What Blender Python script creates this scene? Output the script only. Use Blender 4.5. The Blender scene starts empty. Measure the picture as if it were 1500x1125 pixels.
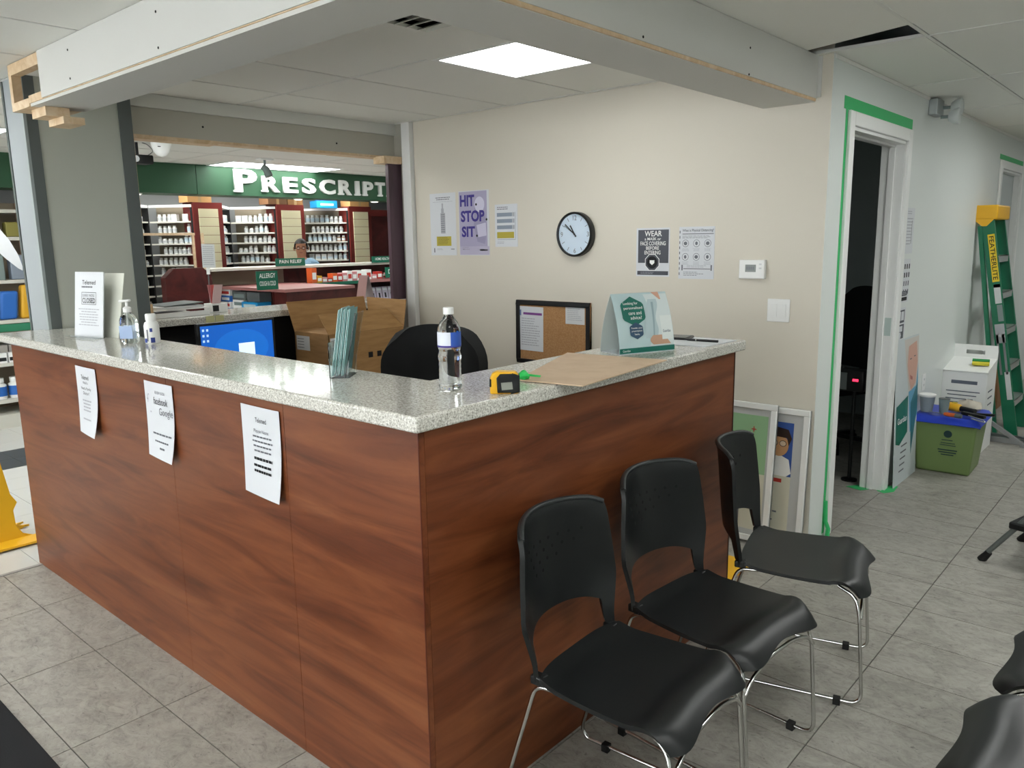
import bpy, bmesh, math, random
from mathutils import Vector, Matrix
random.seed(7)
PI = math.pi
scene = bpy.context.scene
C = scene.collection

# ------------------------------------------------------------------ camera
F = 1150.2956
PITCH, ROLL, YAW = -.1804, -.0159, -.7232
CAM = Vector((1.40415, -1.24113, 1.58598))
_f = Vector((math.sin(YAW)*math.cos(PITCH), math.cos(YAW)*math.cos(PITCH), math.sin(PITCH)))
_r0 = Vector((math.cos(YAW), -math.sin(YAW), 0)); _u0 = _r0.cross(_f)
_r = math.cos(ROLL)*_r0 + math.sin(ROLL)*_u0
_u = -math.sin(ROLL)*_r0 + math.cos(ROLL)*_u0
cd = bpy.data.cameras.new('camera'); co = bpy.data.objects.new('camera', cd); C.objects.link(co)
cd.sensor_fit = 'HORIZONTAL'; cd.sensor_width = 36; cd.lens = F/1500*36; cd.clip_start = .05; cd.clip_end = 100
m = Matrix.Identity(4)
for i in range(3):
    m[i][0] = _r[i]; m[i][1] = _u[i]; m[i][2] = -_f[i]; m[i][3] = CAM[i]
co.matrix_world = m
scene.camera = co
def hit(x, y, ax, v):
    """where the line of sight through photo pixel (x, y) meets the plane ax = v"""
    d = _f + _r*((x-750)/F) - _u*((y-562.5)/F)
    k = 'xyz'.index(ax)
    return CAM + d*((v-CAM[k])/d[k])

# ------------------------------------------------------------------ world and exposure
w = bpy.data.worlds.new('world'); scene.world = w; w.use_nodes = True
bg = w.node_tree.nodes['Background']; bg.inputs[0].default_value = (.95, .98, 1, 1); bg.inputs[1].default_value = 4.0
scene.view_settings.view_transform = 'Standard'; scene.view_settings.look = 'None'
scene.view_settings.gamma = 1; scene.view_settings.use_curve_mapping = False
scene.view_settings.exposure = 1.1
LED = 10.0        # emission of the ceiling panels

# ------------------------------------------------------------------ key measures (metres)
H, TS = 1.177, .041          # counter top height, slab thickness
ZC = 2.414                   # ceiling
YW = 2.636                   # cream wall
XL = -3.10                   # partition with the opening to the dispensary
XF = -6.6                    # dispensary fascia

# ------------------------------------------------------------------ materials
def lin(h):
    h = h.lstrip('#'); o = []
    for i in (0, 2, 4):
        c = int(h[i:i+2], 16)/255
        o.append(c/12.92 if c <= .04045 else ((c+.055)/1.055)**2.4)
    return tuple(o)+(1,)
MT = {}
def mat(name, col, rough=.6, metal=0, spec=.5, trans=0, emit=None, es=1, coat=0, ior=1.45, alpha=1):
    if name in MT: return MT[name]
    M = bpy.data.materials.new(name); M.use_nodes = True; MT[name] = M
    b = M.node_tree.nodes['Principled BSDF']
    b.inputs['Base Color'].default_value = lin(col); b.inputs['Roughness'].default_value = rough
    b.inputs['Metallic'].default_value = metal; b.inputs['Specular IOR Level'].default_value = spec
    b.inputs['Transmission Weight'].default_value = trans; b.inputs['IOR'].default_value = ior
    b.inputs['Coat Weight'].default_value = coat; b.inputs['Alpha'].default_value = alpha
    if emit: b.inputs['Emission Color'].default_value = lin(emit); b.inputs['Emission Strength'].default_value = es
    return M
def nodes(M): return M.node_tree.nodes, M.node_tree.links, M.node_tree.nodes['Principled BSDF']
def ramp(N, stops):
    r = N.new('ShaderNodeValToRGB'); e = r.color_ramp.elements
    while len(e) < len(stops): e.new(.5)
    for k, (p, c) in enumerate(stops): e[k].position = p; e[k].color = lin(c)
    return r
def coords(N, L, scale, kind='Object', rnd=False):
    t = N.new('ShaderNodeTexCoord'); mp = N.new('ShaderNodeMapping'); mp.inputs['Scale'].default_value = scale
    L.new(t.outputs[kind], mp.inputs['Vector'])
    if rnd:
        oi = N.new('ShaderNodeObjectInfo'); mu = N.new('ShaderNodeMath'); mu.operation = 'MULTIPLY'; mu.inputs[1].default_value = 37
        L.new(oi.outputs['Random'], mu.inputs[0]); L.new(mu.outputs[0], mp.inputs['Location'])
    return mp.outputs[0]
def noise(N, L, vec, scale, detail=4, rough=.5, dist=0):
    n = N.new('ShaderNodeTexNoise'); n.inputs['Scale'].default_value = scale; n.inputs['Detail'].default_value = detail
    n.inputs['Roughness'].default_value = rough; n.inputs['Distortion'].default_value = dist; L.new(vec, n.inputs['Vector']); return n
def bump(N, L, b, val, strength, dist=.002):
    p = N.new('ShaderNodeBump'); p.inputs['Strength'].default_value = strength; p.inputs['Distance'].default_value = dist
    L.new(val, p.inputs['Height']); L.new(p.outputs[0], b.inputs['Normal'])
def grained(name, stops, scale, rough=.35, nscale=3, detail=6, dist=1.2, coat=0, kind='Object', rnd=False, bstr=.05):
    M = mat(name, '#808080', rough, coat=coat); N, L, b = nodes(M)
    n = noise(N, L, coords(N, L, scale, kind, rnd), nscale, detail, .6, dist)
    r = ramp(N, stops); L.new(n.outputs['Fac'], r.inputs[0]); L.new(r.outputs[0], b.inputs['Base Color'])
    if bstr: bump(N, L, b, n.outputs['Fac'], bstr)
    return M
def painted(name, col, rough=.6, bstr=.06, nscale=250):
    M = mat(name, col, rough); N, L, b = nodes(M)
    n = noise(N, L, coords(N, L, (1, 1, 1)), nscale, 3); bump(N, L, b, n.outputs['Fac'], bstr, .001); return M

cherry = [(.24, '#451f0c'), (.40, '#623118'), (.54, '#743f22'), (.72, '#824d2c')]
WOODX = grained('cherry_laminate_x', cherry, (.9, 9, 9), .40, 1.5, 10, 1.0, bstr=0)
WOODY = grained('cherry_laminate_y', cherry, (9, .9, 9), .40, 1.5, 10, 1.0, bstr=0)
WOODDK = mat('dark_edge_band', '#2e130c', .4)
def granite(name):
    M = mat(name, '#b5b3a6', .11, coat=.2); N, L, b = nodes(M)
    v = coords(N, L, (1, 1, 1))
    n1 = noise(N, L, v, 190, 2, .7); r1 = ramp(N, [(.36, '#4a4741'), (.44, '#a8a59b'), (.52, '#d3d1c8'), (.62, '#f2f1ec')])
    L.new(n1.outputs['Fac'], r1.inputs[0])
    n2 = noise(N, L, v, 90, 3, .6); r2 = ramp(N, [(.35, '#b5b3a9'), (.6, '#dedcd3')]); L.new(n2.outputs['Fac'], r2.inputs[0])
    mx = N.new('ShaderNodeMix'); mx.data_type = 'RGBA'; mx.inputs['Factor'].default_value = .45
    L.new(r1.outputs[0], mx.inputs['A']); L.new(r2.outputs[0], mx.inputs['B']); L.new(mx.outputs['Result'], b.inputs['Base Color'])
    return M
GRAN = granite('speckled_granite')
def stone(name):
    M = mat(name, '#8f8d86', .42); N, L, b = nodes(M)
    v = coords(N, L, (1, 1.5, 1), 'Object', True)
    def layer(sc, det, ro, di, stops):
        n = noise(N, L, v, sc, det, ro, di); r = ramp(N, stops); L.new(n.outputs['Fac'], r.inputs[0]); return n, r
    n1, r1 = layer(5, 8, .7, 1.2, [(.3, '#6a6760'), (.44, '#8d8a82'), (.55, '#a29f97'), (.7, '#b0ada5')])
    n2, r2 = layer(15, 10, .75, 1.8, [(.34, '#5b5852'), (.44, '#8f8c84'), (.6, '#a8a59d'), (.8, '#98958d')])
    n3, r3 = layer(55, 4, .7, .6, [(.30, '#56524c'), (.38, '#ffffff'), (.8, '#ffffff')])
    mx = N.new('ShaderNodeMix'); mx.data_type = 'RGBA'; mx.inputs['Factor'].default_value = .55
    L.new(r1.outputs[0], mx.inputs['A']); L.new(r2.outputs[0], mx.inputs['B'])
    m2 = N.new('ShaderNodeMix'); m2.data_type = 'RGBA'; m2.blend_type = 'MULTIPLY'; m2.inputs['Factor'].default_value = .6
    L.new(mx.outputs['Result'], m2.inputs['A']); L.new(r3.outputs[0], m2.inputs['B']); L.new(m2.outputs['Result'], b.inputs['Base Color'])
    bump(N, L, b, n2.outputs['Fac'], .5, .002)
    return M
STONE = stone('grey_stone_tile')
GROUT = painted('grout', '#4d4b47', .9)
WTILE = painted('white_vinyl_tile', '#cfcfca', .25, .02, 60)
DTILE = painted('charcoal_vinyl_tile', '#3c3f40', .3, .02, 60)
CREAM = painted('cream_paint', '#d4cec0', .55)
GREYW = painted('pale_grey_paint', '#d9dedb', .5)
DRYW = painted('primed_drywall', '#cfcfca', .6)
CEIL = painted('ceiling_panel', '#ebebe5', .85, .25, 160)
TBAR = mat('white_grid_bar', '#e4e4df', .5)
WHITE = mat('white_gloss', '#eaebe9', .35)
SAGE = painted('sage_grey_paint', '#b7bbb1', .5)
PILW = painted('pale_end_cap_paint', '#9ba1a4', .45)
GREYT = mat('dark_grey_trim', '#5a6160', .45)
HDRB = painted('header_board_paint', '#b5b3a8', .6)
PINE = grained('pine_timber', [(.3, '#c9ab85'), (.5, '#d8bd99'), (.7, '#e2cdb0')], (3, 3, 3), .6, 5, 4, .8)
PURP = grained('plum_brown_laminate', [(.3, '#3e2a33'), (.6, '#55404a')], (6, 6, .8), .3, 2, 4, .6)
MAROON = grained('maroon_laminate', [(.3, '#3a1614'), (.6, '#552220')], (3, 3, 3), .35, 2, 4, .8)
MAROON2 = mat('bright_maroon_panel', '#6b2420', .4)
BLACK = mat('black_plastic', '#0d0f10', .42)
BLACKM = mat('matt_black', '#0a0b0c', .8)
CHAIRB = painted('black_moulded_plastic', '#131617', .38, .12, 900)
CHROME = mat('chrome_tube', '#c9c9c6', .18, 1)
RUBBER = mat('black_rubber', '#0b0b0b', .7)
STEEL = mat('brushed_steel', '#9a9c9d', .35, 1)
PAPER = mat('white_paper', '#d3d6da', .6)
PAPERD = mat('off_white_paper', '#cfd1d2', .6)
INK = mat('black_ink', '#17181b', .7)
INKG = mat('grey_ink', '#6d6f76', .7)
INKL = mat('light_grey_ink', '#a9abb2', .7)
PURPLE = mat('purple_ink', '#3b2f86', .6)
LILAC = mat('lilac_print', '#a9a3bf', .6)
YELP = mat('mustard_print', '#b3a53b', .6)
SLATE = mat('slate_print', '#8792a0', .6)
CHAR = mat('charcoal_print', '#4c4f57', .6)
GREENT = mat('green_masking_tape', '#38b86c', .6)
TEALP = mat('teal_green_print', '#0f6a5c', .45)
NAVYP = mat('slate_blue_print', '#33506b', .45)
PALEB = mat('pale_blue_print', '#b9cfd2', .5)
SKIN = mat('skin', '#9c6a50', .55)
GLASS = mat('clear_glass', '#ffffff', .03, trans=1, ior=1.45)
ACRY = mat('clear_acrylic', '#f4fbfb', .04, trans=1, ior=1.3)
WATER = mat('clear_water_bottle_plastic', '#f6fbff', .05, trans=1, ior=1.33)
CARD = grained('brown_cardboard', [(.3, '#9a7448'), (.6, '#ab8455')], (1, 1, 8), .8, 6, 3, .2)
CARDT = grained('tan_card_folder', [(.3, '#c9ad90'), (.6, '#d3b99c')], (2, 2, 2), .75, 5, 3, .2)
CORK = grained('cork', [(.35, '#a07548'), (.5, '#ab8056'), (.65, '#b48a60')], (1, 1, 1), .9, 140, 3, .2)
LADG = mat('green_fibreglass', '#0d6a4a', .4)
YEL = mat('yellow_plastic', '#e8b021', .4)
YELS = mat('yellow_sticker', '#e3c52a', .5)
BLUEL = mat('blue_plastic_lid', '#1f3cb4', .35)
BINL = painted('olive_green_plastic', '#6f8450', .45, .05)
ORANGE = mat('orange_plastic', '#d0632c', .5)
FASC = mat('green_fascia_paint', '#2b5339', .5)
SLATW = painted('cream_slatwall', '#cfc6a4', .6)
SHELFW = mat('pale_shelf_metal', '#c9c7bd', .5)
BEIGE = mat('beige_back_panel', '#8d8270', .7)
MAUVE = mat('mauve_shelf', '#9c6a66', .5)
GSIGN = mat('green_sign', '#17614b', .45)
BLUEB = mat('blue_box_print', '#2a66b5', .5)
SKYB = mat('sky_blue_box', '#1f8ec9', .5)
REDB = mat('red_box_print', '#b8352d', .5)
PINKB = mat('pink_print', '#c98a8e', .5)
ORNB = mat('orange_box_print', '#d9622e', .5)
AMBER = mat('amber_box_print', '#d9a52c', .5)
GREYB = mat('grey_box_print', '#7d8c8a', .5)
KRAFT = mat('kraft_carton', '#b98d5a', .8)
SCREEN = mat('blue_screen', '#0a3f90', .3, emit='#1560c0', es=.42)
SCREENL = mat('light_blue_screen_glow', '#0c4aa0', .3, emit='#1a6ecb', es=.42)
LAMP = mat('lit_diffuser', '#ffffff', .5, emit='#fbfdfa', es=LED)
LAMPI = mat('lit_diffuser_desk', '#ffffff', .5, emit='#fbfdfa', es=LED*.45)
LAMPD = mat('added_dim_diffuser', '#ffffff', .5, emit='#e8f2f4', es=.6)
LAMPF = mat('lit_diffuser_fascia', '#ffffff', .5, emit='#fbfdfa', es=LED*.45)
LAMPS = mat('lit_downlight', '#ffffff', .5, emit='#fff4e0', es=4)
REDLED = mat('red_led', '#e02040', .4, emit='#ff3050', es=1.2)
DARKV = mat('ceiling_void', '#0b0d10', .9)
MATC = painted('charcoal_mat', '#191b1e', .95, .8, 500)

# ------------------------------------------------------------------ mesh helpers
class MB:
    def __init__(s): s.v = []; s.f = []; s.mi = []
    def add(s, vs, fs, m=0):
        o = len(s.v); s.v += [Vector(p) for p in vs]; s.f += [tuple(i+o for i in f) for f in fs]; s.mi += [m]*len(fs); return s
    def box(s, x0, y0, z0, x1, y1, z1, m=0):
        x0, x1 = sorted((x0, x1)); y0, y1 = sorted((y0, y1)); z0, z1 = sorted((z0, z1))
        return s.add([(x0,y0,z0),(x1,y0,z0),(x1,y1,z0),(x0,y1,z0),(x0,y0,z1),(x1,y0,z1),(x1,y1,z1),(x0,y1,z1)],
                     [(0,3,2,1),(4,5,6,7),(0,1,5,4),(1,2,6,5),(2,3,7,6),(3,0,4,7)], m)
    def obox(s, c, ax, ay, az, m=0):
        c, ax, ay, az = map(Vector, (c, ax, ay, az)); P = []
        for k in (-1, 1):
            for (i, j) in ((-1,-1),(1,-1),(1,1),(-1,1)): P.append(c+ax*i+ay*j+az*k)
        fs = [(0,3,2,1),(4,5,6,7),(0,1,5,4),(1,2,6,5),(2,3,7,6),(3,0,4,7)]
        if ax.cross(ay).dot(az) < 0: fs = [f[::-1] for f in fs]
        return s.add(P, fs, m)
    def bar(s, a, b, wd, dp, m=0, ref=(0, 0, 1)):
        a, b = Vector(a), Vector(b); t = (b-a); L = t.length; t.normalize(); ref = Vector(ref)
        if abs(t.dot(ref)) > .98: ref = Vector((1, 0, 0))
        x = ref.cross(t).normalized(); y = t.cross(x)
        return s.obox((a+b)/2, x*wd/2, y*dp/2, t*L/2, m)
    def tube(s, pts, r, n=8, m=0, closed=False, caps=True):
        pts = [Vector(p) for p in pts]; rs = r if isinstance(r, (list, tuple)) else [r]*len(pts)
        N = len(pts); rings = []; up = None
        for i, p in enumerate(pts):
            a = pts[i-1] if (i or closed) else p; b = pts[(i+1) % N] if (i < N-1 or closed) else p
            t = (b-a).normalized()
            if up is None:
                up = Vector((0, 0, 1)) if abs(t.z) < .9 else Vector((1, 0, 0))
            x = (up - t*up.dot(t)).normalized(); up = x; y = t.cross(x)
            rings.append([p + (x*math.cos(2*PI*k/n)+y*math.sin(2*PI*k/n))*rs[i] for k in range(n)])
        vs = [q for rg in rings for q in rg]; fs = []
        for i in range(N if closed else N-1):
            j = (i+1) % N
            for k in range(n): fs.append((i*n+k, i*n+(k+1) % n, j*n+(k+1) % n, j*n+k))
        if caps and not closed: fs += [tuple(range(n))[::-1], tuple((N-1)*n+k for k in range(n))]
        return s.add(vs, fs, m)
    def cyl(s, a, b, r0, r1=None, n=16, m=0): return s.tube([a, b], [r0, r0 if r1 is None else r1], n, m)
    def lathe(s, prof, n=24, c=(0, 0, 0), m=0, caps=True):
        c = Vector(c); vs = []; fs = []; K = len(prof)
        for (r, z) in prof:
            for k in range(n): vs.append(c+Vector((r*math.cos(2*PI*k/n), r*math.sin(2*PI*k/n), z)))
        for i in range(K-1):
            for k in range(n): fs.append((i*n+k, i*n+(k+1) % n, (i+1)*n+(k+1) % n, (i+1)*n+k))
        if caps and prof[0][0] > 1e-5: fs.append(tuple(range(n))[::-1])
        if caps and prof[-1][0] > 1e-5: fs.append(tuple((K-1)*n+k for k in range(n)))
        return s.add(vs, fs, m)
    def prism(s, poly, z0, z1, m=0, fr=None):
        """polygon (u, v) extruded from z0 to z1 along the normal of frame fr = (origin, u, v, n)"""
        O, U, V, Nn = [Vector(q) for q in (fr or ((0,0,0),(1,0,0),(0,1,0),(0,0,1)))]
        a = sum(poly[i][0]*poly[(i+1) % len(poly)][1]-poly[(i+1) % len(poly)][0]*poly[i][1] for i in range(len(poly)))
        if a < 0: poly = poly[::-1]
        n = len(poly); z0, z1 = sorted((z0, z1))
        vs = [O+U*p[0]+V*p[1]+Nn*z0 for p in poly]+[O+U*p[0]+V*p[1]+Nn*z1 for p in poly]
        fs = [tuple(range(n))[::-1], tuple(range(n, 2*n))]+[(i, (i+1) % n, n+(i+1) % n, n+i) for i in range(n)]
        if U.cross(V).dot(Nn) < 0: fs = [f[::-1] for f in fs]
        return s.add(vs, fs, m)
    def grid(s, fn, nu, nv, m=0, flip=False):
        vs = [fn(i/nu, j/nv) for j in range(nv+1) for i in range(nu+1)]; fs = []
        for j in range(nv):
            for i in range(nu):
                q = (j*(nu+1)+i, j*(nu+1)+i+1, (j+1)*(nu+1)+i+1, (j+1)*(nu+1)+i); fs.append(q[::-1] if flip else q)
        return s.add(vs, fs, m)
    def shell(s, fn, nu, nv, th, m=0):
        """a curved sheet of thickness th (offset against the sheet's normal)"""
        P = [[Vector(fn(i/nu, j/nv)) for i in range(nu+1)] for j in range(nv+1)]
        Q = []
        for j in range(nv+1):
            row = []
            for i in range(nu+1):
                a = P[j][min(i+1, nu)]-P[j][max(i-1, 0)]; b = P[min(j+1, nv)][i]-P[max(j-1, 0)][i]
                n = a.cross(b); n = n.normalized() if n.length > 1e-9 else Vector((0, 0, 1)); row.append(P[j][i]-n*th)
            Q.append(row)
        W = nu+1; vs = [p for r in P for p in r]+[p for r in Q for p in r]; o = len(vs)//2; fs = []
        for j in range(nv):
            for i in range(nu):
                q = (j*W+i, j*W+i+1, (j+1)*W+i+1, (j+1)*W+i); fs += [q, tuple(o+k for k in q[::-1])]
        for i in range(nu): fs += [(i+1, i, o+i, o+i+1), (nv*W+i, nv*W+i+1, o+nv*W+i+1, o+nv*W+i)]
        for j in range(nv): fs += [(j*W, (j+1)*W, o+(j+1)*W, o+j*W), ((j+1)*W+nu, j*W+nu, o+j*W+nu, o+(j+1)*W+nu)]
        return s.add(vs, fs, m)
    def mesh(s, name, mats, smooth=None, bevel=0, seg=2, inv=None):
        me = bpy.data.meshes.new(name); vs = s.v if inv is None else [inv @ p for p in s.v]
        me.from_pydata(vs, [], s.f)
        if not isinstance(mats, (list, tuple)): mats = [mats]
        for q in mats: me.materials.append(q)
        me.polygons.foreach_set('material_index', s.mi)
        if bevel:
            b = bmesh.new(); b.from_mesh(me); bmesh.ops.remove_doubles(b, verts=b.verts, dist=1e-6)
            es = [e for e in b.edges if len(e.link_faces) == 2 and e.calc_face_angle(0) > .5]
            rb = bmesh.ops.bevel(b, geom=es, offset=bevel, segments=seg, affect='EDGES', profile=.5, clamp_overlap=True)
            for q in b.faces: q.smooth = False
            for q in rb['faces']: q.smooth = True
            b.to_mesh(me); b.free()
        if smooth:
            me.polygons.foreach_set('use_smooth', [True]*len(me.polygons)); me.set_sharp_from_angle(angle=math.radians(smooth))
        me.update(); return me
    def build(s, name, mats, parent=None, smooth=None, bevel=0, seg=2, world=False):
        inv = MX[parent.name].inverted() if (parent and world) else None
        return link(name, s.mesh(name, mats, smooth, bevel, seg, inv), parent)
MX = {}
def link(name, data, parent=None):
    o = bpy.data.objects.new(name, data); C.objects.link(o); MX.setdefault(o.name, Matrix.Identity(4))
    if parent: o.parent = parent; MX[o.name] = MX[parent.name]
    return o
def tag(o, label=None, cat=None, group=None, kind=None):
    if label: o['label'] = label
    if cat: o['category'] = cat
    if group: o['group'] = group
    if kind: o['kind'] = kind
    return o
def thing(name, label, cat, loc=(0, 0, 0), rz=0, group=None, M=None, kind=None):
    o = bpy.data.objects.new(name, None); C.objects.link(o); o.empty_display_size = .05
    mw = M if M is not None else Matrix.Translation(Vector(loc)) @ Matrix.Rotation(rz, 4, 'Z')
    o.matrix_world = mw; MX[o.name] = mw.copy()
    return tag(o, label, cat, group, kind)
def setting(name, label, loc=(0, 0, 0)):
    return thing(name, label, None, loc, kind='structure')
def copytree(o, M, parent=None):
    c = o.copy(); C.objects.link(c); MX[c.name] = M
    c.parent = parent
    if parent is None: c.matrix_world = M
    for ch in list(o.children): copytree(ch, M, c)
    return c
def fillet(pts, rad, n=5):
    pts = [Vector(p) for p in pts]; out = [pts[0]]
    for i in range(1, len(pts)-1):
        a, b, c = pts[i-1], pts[i], pts[i+1]; d0 = (a-b); d1 = (c-b)
        r = min(rad, d0.length*.45, d1.length*.45); p0 = b+d0.normalized()*r; p1 = b+d1.normalized()*r
        for k in range(n+1):
            t = k/n; out.append(p0*(1-t)**2+b*2*t*(1-t)+p1*t*t)
    return out+[pts[-1]]

# flat printed things: a frame (origin, right, up), a sheet and print on it
TEXT = []; DISP = {}; SUB = {}
def frame_m(o, u, v):
    u = Vector(u).normalized(); v = Vector(v).normalized(); n = u.cross(v); M = Matrix.Identity(4)
    for i in range(3): M[i][0] = u[i]; M[i][1] = v[i]; M[i][2] = n[i]; M[i][3] = o[i]
    return M
def sheet(name, label, cat, o, u, v, wd, ht, mt=None, th=.0012, group=None, disp=None, part='sheet'):
    r = thing(name, label, cat, group=group, M=frame_m(o, u, v)); DISP[r.name] = disp
    b = MB()
    if disp: b.shell(lambda s, t: Vector((s*wd, t*ht, th+disp(s*wd, t*ht))), 10, 12, th)
    else: b.box(0, 0, 0, wd, ht, th)
    SUB[r.name] = b.build(part, mt or PAPER, r, smooth=60 if disp else None)
    return r
def rects(root, rs, mt, z=.0018, name='print'):
    d = DISP.get(root.name); b = MB()
    for (a, c, e, g) in rs:
        n = 4 if d and (e-a) > .04 else 1
        for k in range(n):
            a0 = a+(e-a)*k/n; a1 = a+(e-a)*(k+1)/n
            q = [(a0, c), (a1, c), (a1, g), (a0, g)]
            b.add([(x, y, z+(d(x, y)+.0006 if d else 0)) for x, y in q], [(0, 1, 2, 3)])
    return b.build(name, mt, SUB.get(root.name, root))
def poly(root, pts, mt, z=.0018, name='print'):
    b = MB(); b.add([(x, y, z) for x, y in pts], [tuple(range(len(pts)))]); 
    a = sum(pts[i][0]*pts[(i+1) % len(pts)][1]-pts[(i+1) % len(pts)][0]*pts[i][1] for i in range(len(pts)))
    if a < 0: b.f = [f[::-1] for f in b.f]
    return b.build(name, mt, SUB.get(root.name, root))
def disc(cx, cy, rx, ry=None, n=20, a0=0): 
    ry = ry or rx
    return [(cx+rx*math.cos(a0+2*PI*k/n), cy+ry*math.sin(a0+2*PI*k/n)) for k in range(n)]
def txt(root, body, rect, mt=None, z=.0022, bold=.0, name='lettering', depth=0, rot=0):
    TEXT.append((root, body, rect, mt or INK, z, bold, name, depth, rot))
def para(root, u0, u1, v0, v1, n, mt=None, fill=.45, ragged=.3, z=.0018, centre=False, name='print'):
    """rows of small print too fine to read"""
    rs = []; st = (v1-v0)/n
    for k in range(n):
        sh = random.random()*ragged*(u1-u0); y = v1-st*(k+1)+st*(1-fill)/2
        a, b_ = (u0+sh/2, u1-sh/2) if centre else (u0, u1-sh)
        x = a
        while x < b_-.002:
            e = min(b_, x+random.uniform(.05, .16)*(u1-u0)+.003); rs.append((x, y, e, y+st*fill)); x = e+.012*(u1-u0)+.0012
    return rects(root, rs, mt or INKL, z, name)
def flush_text():
    tmp = []
    for (root, body, rect, mt, z, bold, name, depth, rot) in TEXT:
        cu = bpy.data.curves.new('t', 'FONT'); cu.body = body; cu.offset = bold; cu.resolution_u = 3; cu.extrude = depth*.5; cu.align_x = 'CENTER'
        o = bpy.data.objects.new('t', cu); C.objects.link(o); tmp.append(o)
    bpy.context.view_layer.update(); dg = bpy.context.evaluated_depsgraph_get()
    for o, (root, body, rect, mt, z, bold, name, depth, rot) in zip(tmp, TEXT):
        me = bpy.data.meshes.new_from_object(o.evaluated_get(dg)); me.name = name
        P = [v.co.copy() for v in me.vertices]
        if rot: P = [Vector((p.y*rot*-1, p.x*rot, p.z)) for p in P]
        xs = [p.x for p in P]; ys = [p.y for p in P]; u0, v0, u1, v1 = rect
        sx = (u1-u0)/max(max(xs)-min(xs), 1e-6); sy = (v1-v0)/max(max(ys)-min(ys), 1e-6); d = DISP.get(root.name)
        for vt, p in zip(me.vertices, P):
            x = u0+(p.x-min(xs))*sx; y = v0+(p.y-min(ys))*sy
            vt.co = (x, y, z+p.z+(d(x, y)+.0008 if d else 0))
        me.materials.clear(); me.materials.append(mt)
        link(name, me, SUB.get(root.name, root))
    for o in tmp:
        cu = o.data; bpy.data.objects.remove(o); bpy.data.curves.remove(cu)

# ================================================================== SETTING
# ---- floors
fl = MB().box(-2.9, -5.2, -.06, 3.6, 13, -.004).build('floor', GROUT); tag(fl, 'grey stone look tiled floor around the reception counter', kind='structure')
TW, TD = .596, .305
tile = MB().box(0, 0, -.012, TW-.004, TD-.004, 0).mesh('tile', STONE)
cut = MB().box(0, 0, -.012, .525-.004, TD-.004, 0).mesh('tile', STONE)
for i in range(-6, 4):
    x = .605+TW*i
    for j in range(-5, 20):
        y = -.178+TD*j
        if x < -2.9: d, px = cut, -2.9
        else: d, px = tile, x
        if px < -.62 and y > .0: continue
        if px < -1.3 and y < -1.2: continue
        o = link('tile', d, fl); o.location = (px+.002, y+.002, 0)
b = MB()
b.box(-2.9, .427, -.012, -.589, 2.64, 0); b.box(-2.9, 2.64, -.012, -.589, 13, 0); b.box(-.589, 5.924, -.012, 3.6, 13, 0)
b.box(2.991, -5.2, -.012, 3.6, 5.922, 0); b.box(-2.9, -5.2, -.012, 2.989, -1.705, 0)
b.box(-2.9, -1.703, -.012, -1.185, -1.4, 0)
tag(b.build('tile_field', STONE, fl), kind='stuff')
f2 = MB().box(-9, -5.2, -.06, -2.9, 9, -.004).build('floor_shop', GROUT); tag(f2, 'white vinyl tiled shop floor with a charcoal band', kind='structure')
wt = MB().box(0, 0, -.01, .3025, .3025, 0).mesh('tile', WTILE); dt = MB().box(0, 0, -.01, .3025, .3025, 0).mesh('tile', DTILE)
for i in range(12):
    for j in range(-3, 5):
        x = -2.905-.305*(i+1); o = link('tile', dt if i in (7, 8) else wt, f2); o.location = (x, .3+.305*j, 0)
b = MB(); b.box(-9, -5.2, -.01, -6.568, 9, 0); b.box(-6.566, 1.83, -.01, -2.904, 9, 0); b.box(-6.566, -5.2, -.01, -2.904, -.617, 0)
tag(b.build('tile_field', WTILE, f2), kind='stuff')
b = MB().box(-2.9-.02, -5.2, -.002, -2.9+.005, .0, .003); b.build('joint_strip', mat('joint_strip_grey', '#8f8e8a', .5), f2)

# ---- ceiling: dark void, grid bars, lay-in panels
ce = MB().box(-9, -5.2, ZC+.45, 3.6, 13, ZC+.5).build('ceiling', DARKV); tag(ce, 'suspended white panel ceiling with a grid of metal bars', kind='structure')
gx = [-.8+.6*i for i in range(-14, 8)]; gy = [1.4+1.2*j for j in range(-6, 11)]
LIGHTS = {}       # cell -> kind
def cell(x, y): return (round((x+.8)/.6), round((y-1.4)/1.2))
special = {cell(-1.4, 1.4): 'led', cell(-1.4, .2): 'vent', cell(-.2, 1.4): 'shifted'}
for (x, y) in ((1.0, -1.0), (-1.4, -2.2), (1.0, 5.0), (-3.8, -3.4), (1.0, -3.4), (1.0, 2.6), (2.2, .2), (-3.8, -1.0), (1.0, 8.6)): special[cell(x, y)] = 'led'  # panels out of view, several added only to brighten the waiting area
for (x, y) in ((-5.6, 5.0), (-4.4, 1.4), (-4.4, 5.0), (-5.6, .2), (-5.6, -2.2), (-8.0, 2.6), (-8.0, 3.8), (-8.0, 5.0)): special[cell(x, y)] = 'led'  # mostly hidden panels, added to brighten the dispensary and its shelves
special[cell(-2.0, 3.8)] = 'led'; special[cell(-6.8, 2.6)] = 'cut'; special[cell(-6.8, 3.8)] = 'cut'  # dark room panel is unseen, added to lift the room's darkness
pan = MB().box(0, 0, .002, .576, 1.176, .018).mesh('ceiling_panel', CEIL); pan2 = MB().box(0, 0, .002, .576, .576, .018).mesh('ceiling_panel', CEIL)
far = MB()
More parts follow.
